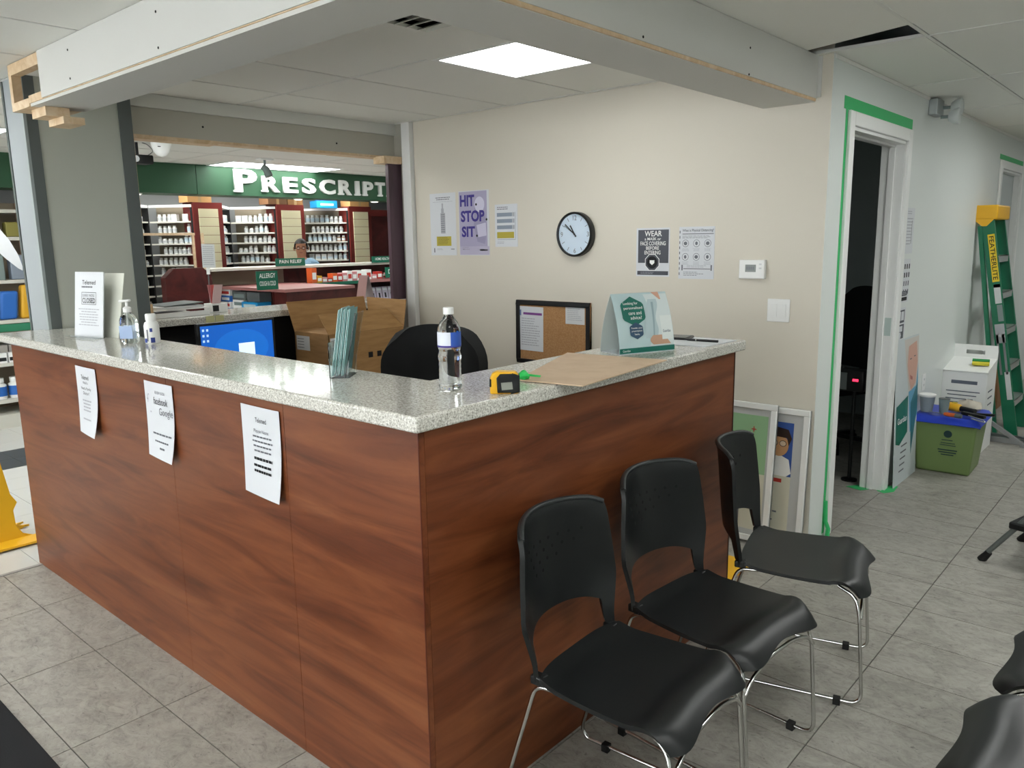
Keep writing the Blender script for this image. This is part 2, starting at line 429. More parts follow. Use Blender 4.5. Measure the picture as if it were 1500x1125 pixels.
for x in gx:
    for y in gy:
        if x < -9.1 or y < -5 or x > 3.1: continue
        k = special.get(cell(x, y))
        vis = (-3.3 < x < -.5 and -1.1 < y < 2.5) or (-.3 < x < 2 and -.4 < y < 7.3) or (-6.9 < x < -3.1 and .1 < y < 5)
        if k is None:
            if vis: link('ceiling_panel', pan, ce).location = (x+.012, y+.012, ZC)
            else: far.box(x+.004, y+.004, ZC+.002, x+.596, y+1.196, ZC+.018)
        elif k in ('led', 'vent'):
            link('ceiling_panel', pan2, ce).location = (x+.012, y+(.612 if k == 'led' else .012), ZC)
        elif k == 'shifted':
            MB().prism([(-.2, 1.404), (.396, 1.404), (.425, 2.34), (-.1, 2.508), (-.19, 2.515)], ZC+.002, ZC+.018).build('ceiling_panel', CEIL, ce)
tag(far.build('panel_field', CEIL, ce), kind='stuff')
b = MB()
for x in gx: b.box(x-.008, -5.2, ZC, x+.008, 13, ZC+.003)
for y in gy: b.box(-9, y-.008, ZC-.0005, 3.6, y+.008, ZC+.0025)
for k, kind in special.items():
    x, y = -.8+.6*k[0], 1.4+1.2*k[1]
    if kind in ('led', 'vent'): b.box(x, y+.594, ZC-.0005, x+.6, y+.608, ZC+.0025)
b.build('grid_bars', TBAR, ce)
b = MB().tube([(-.3, 2.48, ZC+.06), (.1, 2.44, ZC+.05), (.5, 2.36, ZC+.06)], .03, 8).build('duct', DARKV, ce, smooth=60)

LBL0 = {cell(-2.0, 3.8): 'unseen dim square LED panel added to brighten the dark room'}
LBL = {cell(-1.4, 1.4): 'square white LED ceiling panel glowing above the reception desk'}
for k, kind in special.items():
    if kind != 'led': continue
    x, y = -.8+.6*k[0], 1.4+1.2*k[1]
    t = thing('ceiling_light', LBL.get(k) or LBL0.get(k, 'square LED ceiling panel elsewhere in the shop, from a set mostly added for fill'), 'light', (x+.3, y+.3, ZC), group=None if (k in LBL or k in LBL0) else 'other square ceiling lights')
    f_ = MB(); f_.box(-.297, -.297, -.004, .297, -.272, .02); f_.box(-.297, .272, -.004, .297, .297, .02); f_.box(-.297, -.272, -.004, -.272, .272, .02); f_.box(.272, -.272, -.004, .297, .272, .02)
    MB().box(-.297, -.297, .0205, .297, .297, .05).build('housing', WHITE, t); f_.build('frame', WHITE, t); MB().box(-.272, -.272, -.002, .272, .272, .006).build('diffuser', LAMPI if k in LBL else (LAMPD if k == cell(-2.0, 3.8) else LAMP), t)  # housing is unseen, added to keep light from leaking up into the void
t = thing('ceiling_light', 'long bright ceiling light in front of the green lettered fascia', 'light', (-6.33, 3.72, ZC))
f_ = MB(); f_.box(-.27, -.68, -.004, .27, -.66, .02); f_.box(-.27, .66, -.004, .27, .68, .02); f_.box(-.27, -.66, -.004, -.25, .66, .02); f_.box(.25, -.66, -.004, .27, .66, .02)
MB().box(-.27, -.68, .0205, .27, .68, .05).build('housing', WHITE, t); f_.build('frame', WHITE, t); MB().box(-.25, -.66, -.002, .25, .66, .006).build('diffuser', LAMPF, t)
b = MB(); b.box(-6.6, 2.6, ZC+.004, -6.2, 3.03, ZC+.018); b.box(-6.6, 4.41, ZC+.004, -6.2, 5, ZC+.018); b.box(-6.08, 3.04, ZC+.004, -6.2, 4.4, ZC+.018); b.box(-6.8, 2.6, ZC+.004, -6.6, 5, ZC+.018)
b.build('ceiling_panel', CEIL, ce)
# air vent
t = thing('ceiling_vent', 'white louvred air vent in the ceiling above the desk', 'vent', (-1.1, 1.1, ZC))
vx0, vx1, vy0, vy1 = .055, .262, -.288, -.05
f_ = MB(); f_.box(-.297, -.297, -.004, vx0, .297, .01); f_.box(vx1, -.297, -.004, .297, .297, .01); f_.box(vx0, vy1, -.004, vx1, .297, .01); f_.box(vx0, -.297, -.004, vx1, vy0, .01)
f_.build('frame', CEIL, t); MB().box(vx0, vy0, .03, vx1, vy1, .034).build('backing', mat('vent_dark', '#8a8983', .8), t)
for k in range(4):
    MB().obox(((vx0+vx1)/2, vy0+.03+.06*k, .004), ((vx1-vx0)/2, 0, 0), (0, .02, .01), (0, -.0006, .0012)).build('slat', CEIL, t)

# ---- walls
wb_ = setting('wall_back', 'cream painted wall behind the reception desk', (-1.5, YW, 0))
MB().box(-2.91, YW, 0, -.001, 2.75, ZC+.44).build('cream_board', CREAM, wb_, world=True)
MB().box(-2.91, YW-.012, 0, -.42, YW, .1).build('baseboard', WHITE, wb_, world=True)
wr = setting('wall_right', 'pale grey corridor wall with doorways', (0, 5, 0))
DY0, DY1, DZ = 2.925, 3.86, 2.12
EY0, EY1, EZ = 6.62, 7.5, 2.12
b = MB(); b.box(-.001, YW, 0, .0, 2.75, ZC+.44); b.box(-.115, 2.75, 0, 0, DY0, ZC+.44); b.box(-.115, DY0, DZ, 0, DY1, ZC+.44); b.box(-.115, DY1, 0, 0, EY0, ZC+.44)
b.box(-.115, EY0, EZ, 0, EY1, ZC+.44); b.box(-.115, EY1, 0, 0, 12.9, ZC+.44)
b.build('grey_board', GREYW, wr, world=True)
MB().box(0, YW+.02, ZC-.018, .006, 9, ZC).build('angle_trim', TBAR, wr, world=True)
def casing(y0, y1, z1, name, label):
    d = setting(name, label, (0, (y0+y1)/2, 0))
    cw = .068
    for nm, a in (('casing_upright', (0, y0-cw, 0, .018, y0, z1+cw)), ('casing_upright', (0, y1, 0, .018, y1+cw, z1+cw)), ('casing_head', (0, y0, z1, .018, y1, z1+cw))):
        MB().box(*a).build(nm, WHITE, d, world=True, bevel=.004)
    b = MB(); b.box(-.13, y0-.001, 0, .002, y0+.018, z1); b.box(-.13, y1-.018, 0, .002, y1+.001, z1); b.box(-.13, y0, z1-.018, .002, y1, z1+.001)
    b.box(-.085, y0+.018, 0, -.05, y0+.03, z1-.018); b.box(-.085, y1-.03, 0, -.05, y1-.018, z1-.018); b.box(-.085, y0+.018, z1-.03, -.05, y1-.018, z1-.018)
    b.build('jamb', WHITE, d, world=True, bevel=.002)
    return d
d1 = casing(DY0, DY1, DZ, 'door_1', 'white framed open doorway to the dark room, edged with green tape')
MB().box(-.045, DY1-.0195, .98, -.008, DY1-.018, 1.09).build('strike_plate', mat('pale_tag', '#b9c9c4', .5), d1, world=True)
b = MB(); b.box(.0005, 2.80, 2.19, .0015, 3.955, 2.25); b.build('masking_tape', GREENT, d1, world=True)
MB().box(.0005, 2.828, .02, .0015, 2.856, 2.19).build('masking_tape', GREENT, d1, world=True)
MB().prism([(-.02, 3.83), (.03, 3.80), (.07, 3.87), (.06, 4.0), (.0, 3.98)], 0.0003, .0016).build('masking_tape', GREENT, d1, world=True)
MB().prism([(-.2, 3.80), (-.1, 3.77), (-.06, 3.84), (-.13, 3.9)], 0.0003, .0016).build('masking_tape', GREENT, d1, world=True)
MB().prism([(.002, 2.79), (.05, 2.8), (.04, 2.87), (.002, 2.875)], 0.0003, .0016).build('masking_tape', GREENT, d1, world=True)
MB().tube([(.025, 2.84, .002), (.028, 2.845, .05), (.012, 2.842, .09), (.006, 2.842, .2)], .012, 6).build('masking_tape', GREENT, d1, world=True, smooth=60)
d2 = casing(EY0, EY1, EZ, 'door_2', 'closed white door farther down the corridor behind the ladder')
MB().box(-.08, EY0+.018, .01, -.045, EY1-.018, EZ-.018).build('door_leaf', painted('door_leaf_paint', '#b8bfbf', .5), d2, world=True)
MB().box(.0005, EY0-.09, EZ+.075, .0015, EY1+.09, EZ+.115).build('masking_tape', GREENT, d2, world=True)
# dark room behind doorway 1
rm = setting('wall_room', 'pale painted walls of the dark room behind the doorway', (-1.5, 4.5, 0))
DKW = painted('room_paint', '#b4bcbc', .7)
b = MB(); b.box(-2.9, 2.75, 0, -.115, 2.77, ZC+.44); b.box(-2.9, 6, 0, -.115, 6.1, ZC+.44); b.box(-3.0, 2.75, 0, -2.9, 6.1, ZC+.44)
b.build('room_board', DKW, rm, world=True)
# rest of the shell
sh = setting('wall_far', 'pale grey wall at the far end of the corridor', (1.7, 13, 0)); MB().box(-.1, 12.9, 0, 3.6, 13, ZC+.44).build('grey_board', GREYW, sh, world=True)
sh = setting('wall_side', 'pale grey wall along the waiting area', (3.55, 4, 0)); MB().box(3.5, -5.2, 0, 3.6, 13, ZC+.44).build('grey_board', GREYW, sh, world=True)
sh = setting('wall_front', 'shop front wall around the window', (-2.5, -5.15, 0))
b = MB(); b.box(-9, -5.2, 0, 3.6, -5.1, .5); b.box(-9, -5.2, 2.2, 3.6, -5.1, ZC+.44); b.box(-9, -5.2, .5, -6, -5.1, 2.2); b.box(2.4, -5.2, .5, 3.6, -5.1, 2.2)
b.build('grey_board', GREYW, sh, world=True)
sh = setting('window_1', 'wide shop window facing the street', (-1.8, -5.15, .5))
for k in range(5): MB().box(-6+2.1*k-.03, -5.19, .5, -6+2.1*k+.03, -5.11, 2.2).build('mullion', GREYT, sh, world=True)
for k in range(4): MB().box(-6+2.1*k+.03, -5.155, .5, -6+2.1*(k+1)-.03, -5.149, 2.2).build('pane', GLASS, sh, world=True)
sh = setting('wall_shop', 'grey wall behind the dispensary and the shop shelves', (-8.6, 2, 0))
b = MB(); b.box(-8.7, 2.3, 0, -8.6, 9, ZC+.44); b.box(-7.2, -5.2, 0, -7.1, 2.3, ZC+.44); b.box(-8.7, 2.2, 0, -7.1, 2.3, ZC+.44); b.box(-8.7, 8.9, 0, -2.9, 9, ZC+.44)
b.build('grey_board', painted('shop_wall_paint', '#8e9090', .6), sh, world=True)
b = MB().box(-3.05, 6.1, 0, -2.95, 8.9, ZC+.44).build('grey_board', GREYW, sh, world=True)

# ---- partition with the opening (left)
wl = setting('wall_left', 'grey partition pillar, header and trims around the opening to the dispensary', (-3.1, 1.4, 0))
MB().box(-3.27, .21, 0, -3.02, .72, ZC+.44).build('pillar', SAGE, wl, world=True)
MB().box(-3.262, .203, 0, -3.036, .21, ZC).build('end_cap', PILW, wl, world=True)
MB().box(-3.285, .198, 0, -3.262, .215, ZC).build('corner_trim', GREYT, wl, world=True)
MB().box(-3.036, .198, 0, -3.014, .212, ZC).build('corner_trim', mat('pale_corner_trim', '#9aa3a3', .4), wl, world=True)
MB().box(-3.02, .212, 0, -3.014, .262, ZC).build('corner_trim', GREYT, wl, world=True)
MB().box(-3.02, .655, 0, -3.012, .722, ZC).build('corner_trim', GREYT, wl, world=True)
MB().box(-3.21, .722, 1.18, -3.05, .74, 2.21).build('jamb_timber', PINE, wl, world=True)
MB().box(-3.2, .722, 2.195, XL, 2.62, ZC+.44).build('header_board', HDRB, wl, world=True)
MB().box(XL, .722, 2.341, XL+.018, 2.62, ZC).build('crown_board', painted('crown_board_paint', '#d5d6d0', .5), wl, world=True)
MB().box(-3.2, .74, 2.172, XL+.004, 1.25, 2.195).build('header_timber', PINE, wl, world=True)
MB().box(-3.2, 1.25, 2.18, XL+.002, 2.1, 2.195).build('header_timber', PINE, wl, world=True)
MB().box(-3.2, 2.1, 2.178, XL+.004, 2.5, 2.195).build('header_timber', PINE, wl, world=True)
MB().box(-3.12, 2.44, 2.135, -3.0, 2.60, 2.185).build('timber_block', PINE, wl, world=True)
MB().box(-3.0, 2.6, 0, -2.915, 2.66, ZC+.2).build('corner_board', WHITE, wl, world=True, bevel=.003)
MB().box(-3.2, 2.62, 0, -3.0, 2.75, ZC+.44).build('corner_post', HDRB, wl, world=True)
MB().box(-3.06, 2.495, 1.178, -3.03, 2.615, 2.178).build('plum_panel', PURP, wl, world=True)
b = MB().lathe([(.006, 0), (.006, .002)], 8)
for (px, py) in ((297, 186), (493, 210)):
    p = hit(px, py, 'x', XL); MB().cyl((XL-.001, p.y, p.z), (XL+.002, p.y, p.z), .006, n=8).build('screw', BLACKM, wl, world=True)

# ---- bulkheads over the counter
ZB = 2.208
t1 = setting('trim_1', 'white drywall bulkhead above the long counter run', (-1.3, .21, ZB))
MB().box(-2.45, .095, ZB+.016, -.06, .108, ZC).build('outer_board', DRYW, t1, world=True)
MB().box(-2.62, .106, ZB, -.06, .335, ZB+.013).build('bottom_board', DRYW, t1, world=True)
MB().box(-2.8, .322, ZB+.013, -.06, .335, ZC).build('inner_board', DRYW, t1, world=True)
MB().box(-2.84, .10, ZB+.0, -2.62, .32, ZB+.036).build('bottom_plate', PINE, t1, world=True)
MB().box(-2.62, .101, ZB+.013, -.07, .14, ZB+.045).build('bottom_plate', PINE, t1, world=True)
MB().box(-2.84, .10, ZC-.05, -2.45, .14, ZC-.002).build('top_plate', PINE, t1, world=True)
MB().box(-2.84, .10, ZB+.036, -2.805, .14, ZC-.05).build('stud', PINE, t1, world=True)
MB().box(-2.84, .28, ZB+.036, -2.805, .32, ZC-.05).build('stud', PINE, t1, world=True)
MB().box(-2.66, .26, ZB+.036, -2.62, .32, ZC-.05).build('stud', PINE, t1, world=True)
MB().box(-2.80, .30, ZB+.036, -2.66, .321, ZC-.05).build('inner_sheathing', mat('raw_board', '#6e7064', .8), t1, world=True)
MB().box(-2.72, .14, ZB-.04, -2.55, .24, ZB-.001).build('timber_block', PINE, t1, world=True)
MB().box(-2.70, .20, ZB-.072, -2.52, .29, ZB-.041).build('timber_block', PINE, t1, world=True)
for (px, py) in ((99, 73), (103, 115), (228, 17), (232, 70)):
    p = hit(px, py, 'y', .095); MB().cyl((p.x, .0935, p.z), (p.x, .096, p.z), .0045, n=8).build('screw', BLACKM, t1, world=True)
t2 = setting('trim_2', 'white drywall bulkhead above the short counter run', (-.2, 1.4, ZB))
MB().box(-.083, .095, ZB+.016, -.07, YW, ZC).build('outer_board', DRYW, t2, world=True)
MB().box(-.335, .335, ZB, -.08, YW, ZB+.013).build('bottom_board', DRYW, t2, world=True)
MB().box(-.335, .335, ZB+.013, -.322, YW, ZC).build('inner_board', DRYW, t2, world=True)
MB().box(-.12, .14, ZB+.003, -.074, YW-.005, ZB+.04).build('bottom_plate', PINE, t2, world=True)
MB().box(-.07, YW-.006, ZB+.02, -.052, YW, ZC-.003).build('corner_bead', DRYW, t2, world=True)
for (px, py) in ((942, 54), (1099, 70), (1097, 109)):
    p = hit(px, py, 'x', -.07); MB().cyl((-.071, p.y, p.z), (-.0685, p.y, p.z), .0045, n=8).build('screw', BLACKM, t2, world=True)
#@@OBJECTS

# ================================================================== RECEPTION COUNTER
t = thing('reception_counter', 'L-shaped cherry wood reception counter under the speckled stone top', 'counter', (-1.45, .2, 0))
for a, b_ in ((-2.946, -1.325), (-1.324, -.587), (-.586, 0)):
    MB().box(a, 0, 0, b_-.0008, .02, H-TS).build('front_panel', WOODX, t, world=True)
MB().box(-.02, .0205, 0, 0, 1.712, H-TS).build('side_panel', WOODY, t, world=True)
MB().box(-.022, 1.7125, 0, .0015, 1.7185, H-TS).build('edge_band', WOODDK, t, world=True)
MB().box(-.0015, -.0012, 0, .0012, .002, H-TS).build('corner_strip', mat('corner_strip', '#5e2a1a', .35), t, world=True)
b = MB(); b.box(-2.946, .0205, 0, -2.926, .28, H-TS); b.box(-2.9, .26, .76, -.28, .28, H-TS); b.box(-.28, .28, .76, -.26, 1.70, H-TS); b.box(-.26, 1.695, 0, -.0205, 1.712, H-TS)
b.build('inner_panel', MAROON, t, world=True)
o = MB().prism([(-3.05, -.031), (.031, -.031), (.031, 1.75), (-.323, 1.75), (-.323, .342), (-3.012, .342), (-3.012, .19), (-3.05, .19)], H-TS, H).build('counter_top', GRAN, None, bevel=.007, seg=3)
tag(o, 'speckled grey stone worktop lying along the whole L-shaped counter', 'worktop')
# desk inside the L
t = thing('office_desk', 'dark brown desk inside the reception, under the raised counter', 'desk', (-2.6, 1.4, 0))
MB().prism([(-3.0, .29), (-.3, .29), (-.3, 1.65), (-.75, 1.65), (-.75, .75), (-2.3, .75), (-2.3, 2.58), (-3.0, 2.58)], .715, .745).build('desktop', MAROON, t, world=True)
for (x, y) in ((-2.95, 2.5), (-2.35, 2.5), (-2.35, .8), (-.8, .8), (-.7, 1.6)): MB().box(x-.025, y-.025, 0, x+.025, y+.025, .715).build('leg', BLACK, t, world=True)

# back counter at the opening
t = thing('dispensary_counter', 'dark counter with open knee space below the far stone ledge', 'counter', (-3.3, 1.6, 0))
MB().box(-3.42, .745, 0, -3.14, 2.48, H-TS-.005).build('body', BLACKM, t, world=True)
MB().box(-3.14, 2.49, 0, -3.06, 2.6, H-TS-.005).build('cabinet_end', MAROON, t, world=True)
for z in (.93, 1.03): MB().box(-3.06, 2.56, z, -3.05, 2.585, z+.025).build('hinge', WHITE, t, world=True)
MB().box(-3.14, 1.38, .75, -3.1, 1.42, H-TS-.005).build('upright', MAROON, t, world=True)
o = MB().box(-3.46, .745, H-TS-.004, -3.03, 2.59, H-.004).build('counter_top', GRAN, None, bevel=.005); tag(o, 'speckled stone ledge between the desk and the dispensary', 'worktop')
for px in (309, 323):
    p = hit(px, 470, 'x', -3.03); o = MB().box(-3.0295, p.y-.032, 1.128, -3.0275, p.y+.022, 1.174).build('sticky_note', mat('pale_yellow_note', '#c9c893', .7))
    tag(o, 'pale yellow sticky note on the far stone ledge, %s of the pair' % ('left' if px == 309 else 'right'), 'note')

# ================================================================== CHAIRS
def make_chair():
    r = thing('stacking_chair', 'x', 'chair', (0, 0, 0))
    # seat: local x forward, rear at .17, front at ~.6
    hw = .222
    def seat(s, t_):
        y = (t_*2-1); cy = math.cos(PI*y)
        xf = .598-.013*cy-.035*abs(y)**8
        xr = .165+.03*abs(y)**4
        x = xr+(xf-xr)*s
        wy = hw*(1-.10*(1-s)**2)*(1-.05*max(0, s-.85)/.15)
        z = .447-.012*math.sin(PI*min(1, s*1.15))*(1-y*y*.6)
        q = max(0, (s-.72)/.28)
        z += .012*math.sin(PI*q)-.036*q**2.4+.011*cy*q*q
        z += .010*max(0, .12-s)/.12
        return Vector((x, y*wy, z))
    MB().shell(lambda a, b_: seat(b_, a), 26, 22, -.012).build('seat', CHAIRB, r, smooth=50)
    def hb(z):
        k = [(.44, .192), (.49, .194), (.53, .205), (.60, .225), (.70, .215), (.79, .202), (.86, .192)]
        for (a, p), (b_, q) in zip(k, k[1:]):
            if z <= b_: return p+(q-p)*max(0, (z-a)/(b_-a))
        return k[-1][1]
    def lim(y):
        e = min(1, max(0, (abs(y)-.83)/.05)); e = e*e*(3-2*e)
        return .548-.045*y**4-.062*e, .85-.016*abs(y)**10-.006*y*y
    def back(t_, v):
        y = t_*2-1; zl, zt = lim(y); z = zl+(zt-zl)*v
        return Vector((.10-(z-.45)*.10+.085*y*y-(.10*(v-.92) if v > .92 else 0), y*hb(z), z))
    ws = [-1, -.97, -.94, -.91, -.885, -.865, -.845, -.825, -.80]+[-.75+.075*i for i in range(21)]+[.80, .825, .845, .865, .885, .91, .94, .97, 1]
    MB().shell(lambda t_, v: back((ws[round(t_*(len(ws)-1))]+1)/2, v), len(ws)-1, 18, .013).build('backrest', CHAIRB, r, smooth=50)
    # raised rim along the top edge
    MB().tube([back(i/22, .985)+Vector((-.004, 0, 0)) for i in range(23)], .0085, 6).build('top_rim', mat('rim_grey_plastic', '#2c2f30', .35), r, smooth=70)
    for s in (-1, 1):
        MB().box(.158, s*.182-.016, .43, .198, s*.182+.016, .456).build('upright_socket', CHAIRB, r, bevel=.005)
    # perforations
    rows = [(.752, 7, 0), (.724, 6, 0), (.696, 4, 0), (.668, 2, 0)]
    b = MB()
    for (z, n, sh) in rows:
        for k in range(n):
            y = -.11+.04*k+(.756-z)*.5
            tt = (y/hb(z)+1)/2; yy = tt*2-1; zl, zt = lim(yy); v = (z-zl)/(zt-zl)
            p = back(tt, v); n_ = Vector((1, -.085*2*yy/hb(z), .1)).normalized()
            b.cyl(p-n_*.002, p+n_*.0006, .0055, n=8)
    tag(b.build('perforations', BLACKM, r), kind='stuff')
    R_ = .0062
    for s in (-1, 1):
        y = s*.205
        sfr = MB().tube(fillet([(.50, s*.17, .415), (.56, s*.19, .392), (.574, y, .33), (.598, y, .0165), (.075, y, .0165), (.06, y, .05), (.17, s*.188, .425), (.24, s*.185, .428)], .045), R_, 8).build('side_frame', CHROME, r, smooth=60)
        for x in (.52, .15): MB().box(x-.012, y-.012, .0, x+.012, y+.012, .026).build('foot_pad', RUBBER, sfr, bevel=.002)
    MB().tube(fillet([(.578, -.204, .325), (.578, -.17, .36), (.575, -.08, .388), (.575, .08, .388), (.578, .17, .36), (.578, .204, .325)], .06), R_, 8).build('front_brace', CHROME, r, smooth=60)
    MB().tube([(.22, -.18, .43), (.22, .18, .43)], R_, 8).build('rear_brace', CHROME, r, smooth=60)
    return r
ch = make_chair()
spots = [(.0, .40, 3, 'nearest black plastic chair against the wooden counter, front left'),
         (.0, .935, -5, 'middle black plastic chair of the three along the wooden counter'),
         (.045, 1.40, 14.5, 'farthest of the three black chairs by the counter, turned slightly away'),
         (1.665, .70, 180, 'black chair cut off at the lower right corner, facing the counter'),
         (1.69, 1.21, 180, 'black chair at the right edge behind the corner chair')]
first = True
for (x, y, a, lb) in spots:
    M = Matrix.Translation((x, y, 0)) @ Matrix.Rotation(math.radians(a), 4, 'Z')
    if first: ch.matrix_world = M; MX[ch.name] = M; c = ch; first = False
    else: c = copytree(ch, M)
    tag(c, lb, 'chair', 'black stacking chairs of the waiting area')

# ================================================================== THINGS ON THE COUNTER
# sign stand at the far left
M0 = frame_m((-2.575, .165, H), (Vector((-2.335, .208, 0))-Vector((-2.575, .165, 0))), (0, .12, 1))
u = (Vector((-2.335, .208, 0))-Vector((-2.575, .165, 0))).normalized()
v = Vector((-u.y*.12, u.x*.12, 1)).normalized()
s = sheet('sign_stand', 'white clinic notice reading CLOSED in a clear stand on the counter', 'sign', Vector((-2.575, .165, H)), u, v, .225, .30, PAPER, .004)
txt(s, 'Telemed', (.06, .242, .165, .262), None, .0048); para(s, .055, .14, .226, .236, 1, INKG, .7, 0, .0044)
for a in ((.055, .150, .17, .152), (.055, .205, .17, .207)): rects(s, [a], INK, .0044)
rects(s, [(.055, .15, .057, .207), (.168, .15, .17, .207)], INK, .0044)
txt(s, 'SORRY WE\'RE', (.062, .186, .157, .198), INKG, .0048); txt(s, 'CLOSED', (.062, .157, .163, .18), INK, .0048, .01)
para(s, .03, .195, .05, .135, 7, INKL, .35, .3, .0044, centre=True)
b = MB(); b.box(.0, 0, -.003, .225, .003, .05); b.build('foot', ACRY, s)
b = MB(); b.obox((.15, .152, -.05), (.13, 0, .0), (0, .148, -.012), (0, .0003, .0015)); b.build('back_board', mat('ivory_board', '#d3d5c9', .5), s)
# hand sanitiser pump bottle
def pump(c):
    t = thing('sanitizer_bottle', 'clear pump bottle of hand sanitizer beside the closed notice', 'bottle', c, .6)
    W2, D2 = .038, .024
    def ring(k, sc, z, n=24): return [Vector((sc*W2*abs(math.cos(2*PI*i/n))**.6*(1 if math.cos(2*PI*i/n) >= 0 else -1), sc*D2*abs(math.sin(2*PI*i/n))**.8*(1 if math.sin(2*PI*i/n) >= 0 else -1), z)) for i in range(n)]
    b = MB(); prof = [(.85, 0), (1, .006), (1, .085), (.96, .1), (.8, .115), (.5, .128), (.36, .134)]
    vs = []; [vs.extend(ring(0, sc, z)) for sc, z in prof]; n = 24
    fs = [(i*n+k, i*n+(k+1) % n, (i+1)*n+(k+1) % n, (i+1)*n+k) for i in range(len(prof)-1) for k in range(n)]+[tuple(range(n))[::-1], tuple((len(prof)-1)*n+k for k in range(n))]
    b.add(vs, fs).build('bottle', ACRY, t, smooth=50)
    MB().box(-.03, -.0255, .02, .03, -.0247, .075).build('front_label', mat('blue_white_label', '#9fb4d6', .5), t)
    MB().box(-.03, .0247, .02, .03, .0255, .075).build('back_label', mat('pale_label', '#c8d3e6', .5), t)
    p = MB().lathe([(.017, .132), (.017, .15), (.012, .155), (.006, .157), (.006, .178)], 18).build('pump_collar', WHITE, t, smooth=40)
    MB().obox((-.008, 0, .181), (.024, 0, .002), (0, .009, 0), (0, 0, .005)).build('pump_head', WHITE, t, bevel=.003)
    MB().cyl((0, 0, .01), (0, 0, .135), .003, n=8).build('dip_tube', WHITE, t)
pump(Vector((-2.075, .205, H)))
t = thing('wipes_bottle', 'small white bottle with a blue and white label beside the pump bottle', 'bottle', (-1.985, .262, H))
MB().lathe([(.028, 0), (.031, .004), (.031, .075), (.027, .088), (.019, .094), (.019, .098)], 24).build('bottle', WHITE, t, smooth=40)
MB().lathe([(.021, .097), (.022, .1), (.022, .122), (.019, .126)], 24).build('cap', WHITE, t, smooth=40)
b = MB()
def arc(b, r, z0, z1, a0, a1, n=6):
    for k in range(n):
        p, q = a0+(a1-a0)*k/n, a0+(a1-a0)*(k+1)/n
        b.add([(r*math.cos(p), r*math.sin(p), z0), (r*math.cos(q), r*math.sin(q), z0), (r*math.cos(q), r*math.sin(q), z1), (r*math.cos(p), r*math.sin(p), z1)], [(0, 1, 2, 3)])
arc(b, .0314, .004, .022, -1.7, -1.15); arc(b, .0314, .004, .026, -.65, -.1); arc(b, .0314, .05, .066, -.7, -.35)
b.build('label', mat('navy_label', '#2b3d86', .5), t); b = MB(); arc(b, .0314, .01, .06, -1.15, -.95); b.build('barcode', INKG, t)
# brochure holder
t = thing('brochure_holder', 'clear acrylic holder full of teal brochures on the counter', 'brochure holder', (-.605, .235, H), math.radians(-52))
b = MB(); b.box(-.05, -.03, 0, .05, .03, .003); b.box(-.05, -.03, 0, .05, -.027, .11); b.obox((0, .04, .1), (.05, 0, 0), (0, .0015, 0), (0, .02, .1)); b.box(-.05, -.03, 0, -.047, .03, .06); b.box(.047, -.03, 0, .05, .03, .06)
b.build('holder', ACRY, t)
TEALB = mat('teal_brochure', '#7fa9a8', .5); TEAL2 = mat('pale_teal_brochure', '#a8c6c4', .5)
for k in range(8):
    y = -.02+.005*k
    MB().obox((0, y+.012, .108+.003*(k % 3)), (.046, 0, 0), (0, .0013, 0), (0, .016, .102)).build('brochure', TEALB if k % 2 else TEAL2, t)
# water bottle
t = thing('water_bottle', 'clear plastic water bottle with white cap and blue label', 'bottle', (-.165, .275, H), .4)
prof = [(.024, 0), (.03, .003), (.0325, .01)]
for k in range(5): prof += [(.0325, .015+.014*k), (.0305, .021+.014*k)]
prof += [(.0325, .088), (.0325, .100), (.0295, .108), (.0315, .118), (.0325, .123), (.0325, .166), (.031, .176), (.025, .190), (.016, .203), (.0125, .208), (.0125, .214)]
inner = [(r-.0012, z) for r, z in prof[2:-1]]
b = MB().lathe(prof, 32); wbt = b.build('bottle', WATER, t, smooth=50)
MB().lathe([(.0145, .212), (.0152, .214), (.0152, .229), (.0135, .231)], 24).build('cap', WHITE, t, smooth=40)
b = MB(); arc(b, .033, .124, .164, -3.3, -1.05, 16); b.build('label', mat('label_white', '#d9dee9', .5), wbt)
b = MB(); arc(b, .0332, .124, .164, -1.05, .6, 12); b.build('label', mat('label_blue', '#2e56b0', .4), wbt); b = MB(); arc(b, .0332, .122, .127, -3.3, .6, 24); b.build('label_band', PURPLE, wbt)
# tape measure
t = thing('tape_measure', 'black and yellow tape measure near the counter corner', 'tape measure', (-.005, .325, H), math.radians(42))
fr = ((0, 0, 0), (1, 0, 0), (0, 0, 1), (0, -1, 0))
pl = [(-.038, 0), (.036, 0), (.04, .006), (.04, .048), (.03, .06), (-.02, .062), (-.034, .055), (-.04, .04), (-.04, .004)]
MB().prism(pl, -.016, .016, fr=fr).build('case', YEL, t, bevel=.004)
MB().prism([(-.02, .004), (.0395, .004), (.0395, .046), (.029, .056), (-.012, .056), (-.022, .045)], .0165, .021, fr=fr).build('grip', BLACK, t, bevel=.002)
MB().prism([(.016, -.0), (.0412, .004), (.0412, .05), (.02, .058)], -.0175, .0175, fr=fr).build('grip', BLACK, t, bevel=.002)
MB().prism([(-.008, .012), (.022, .014), (.02, .034), (-.01, .032)], .021, .0216, fr=fr).build('sticker', mat('silver_sticker', '#8d8f86', .3), t)
MB().box(-.0415, -.018, .02, -.036, .018, .042).build('thumb_lock', BLACK, t, bevel=.002)
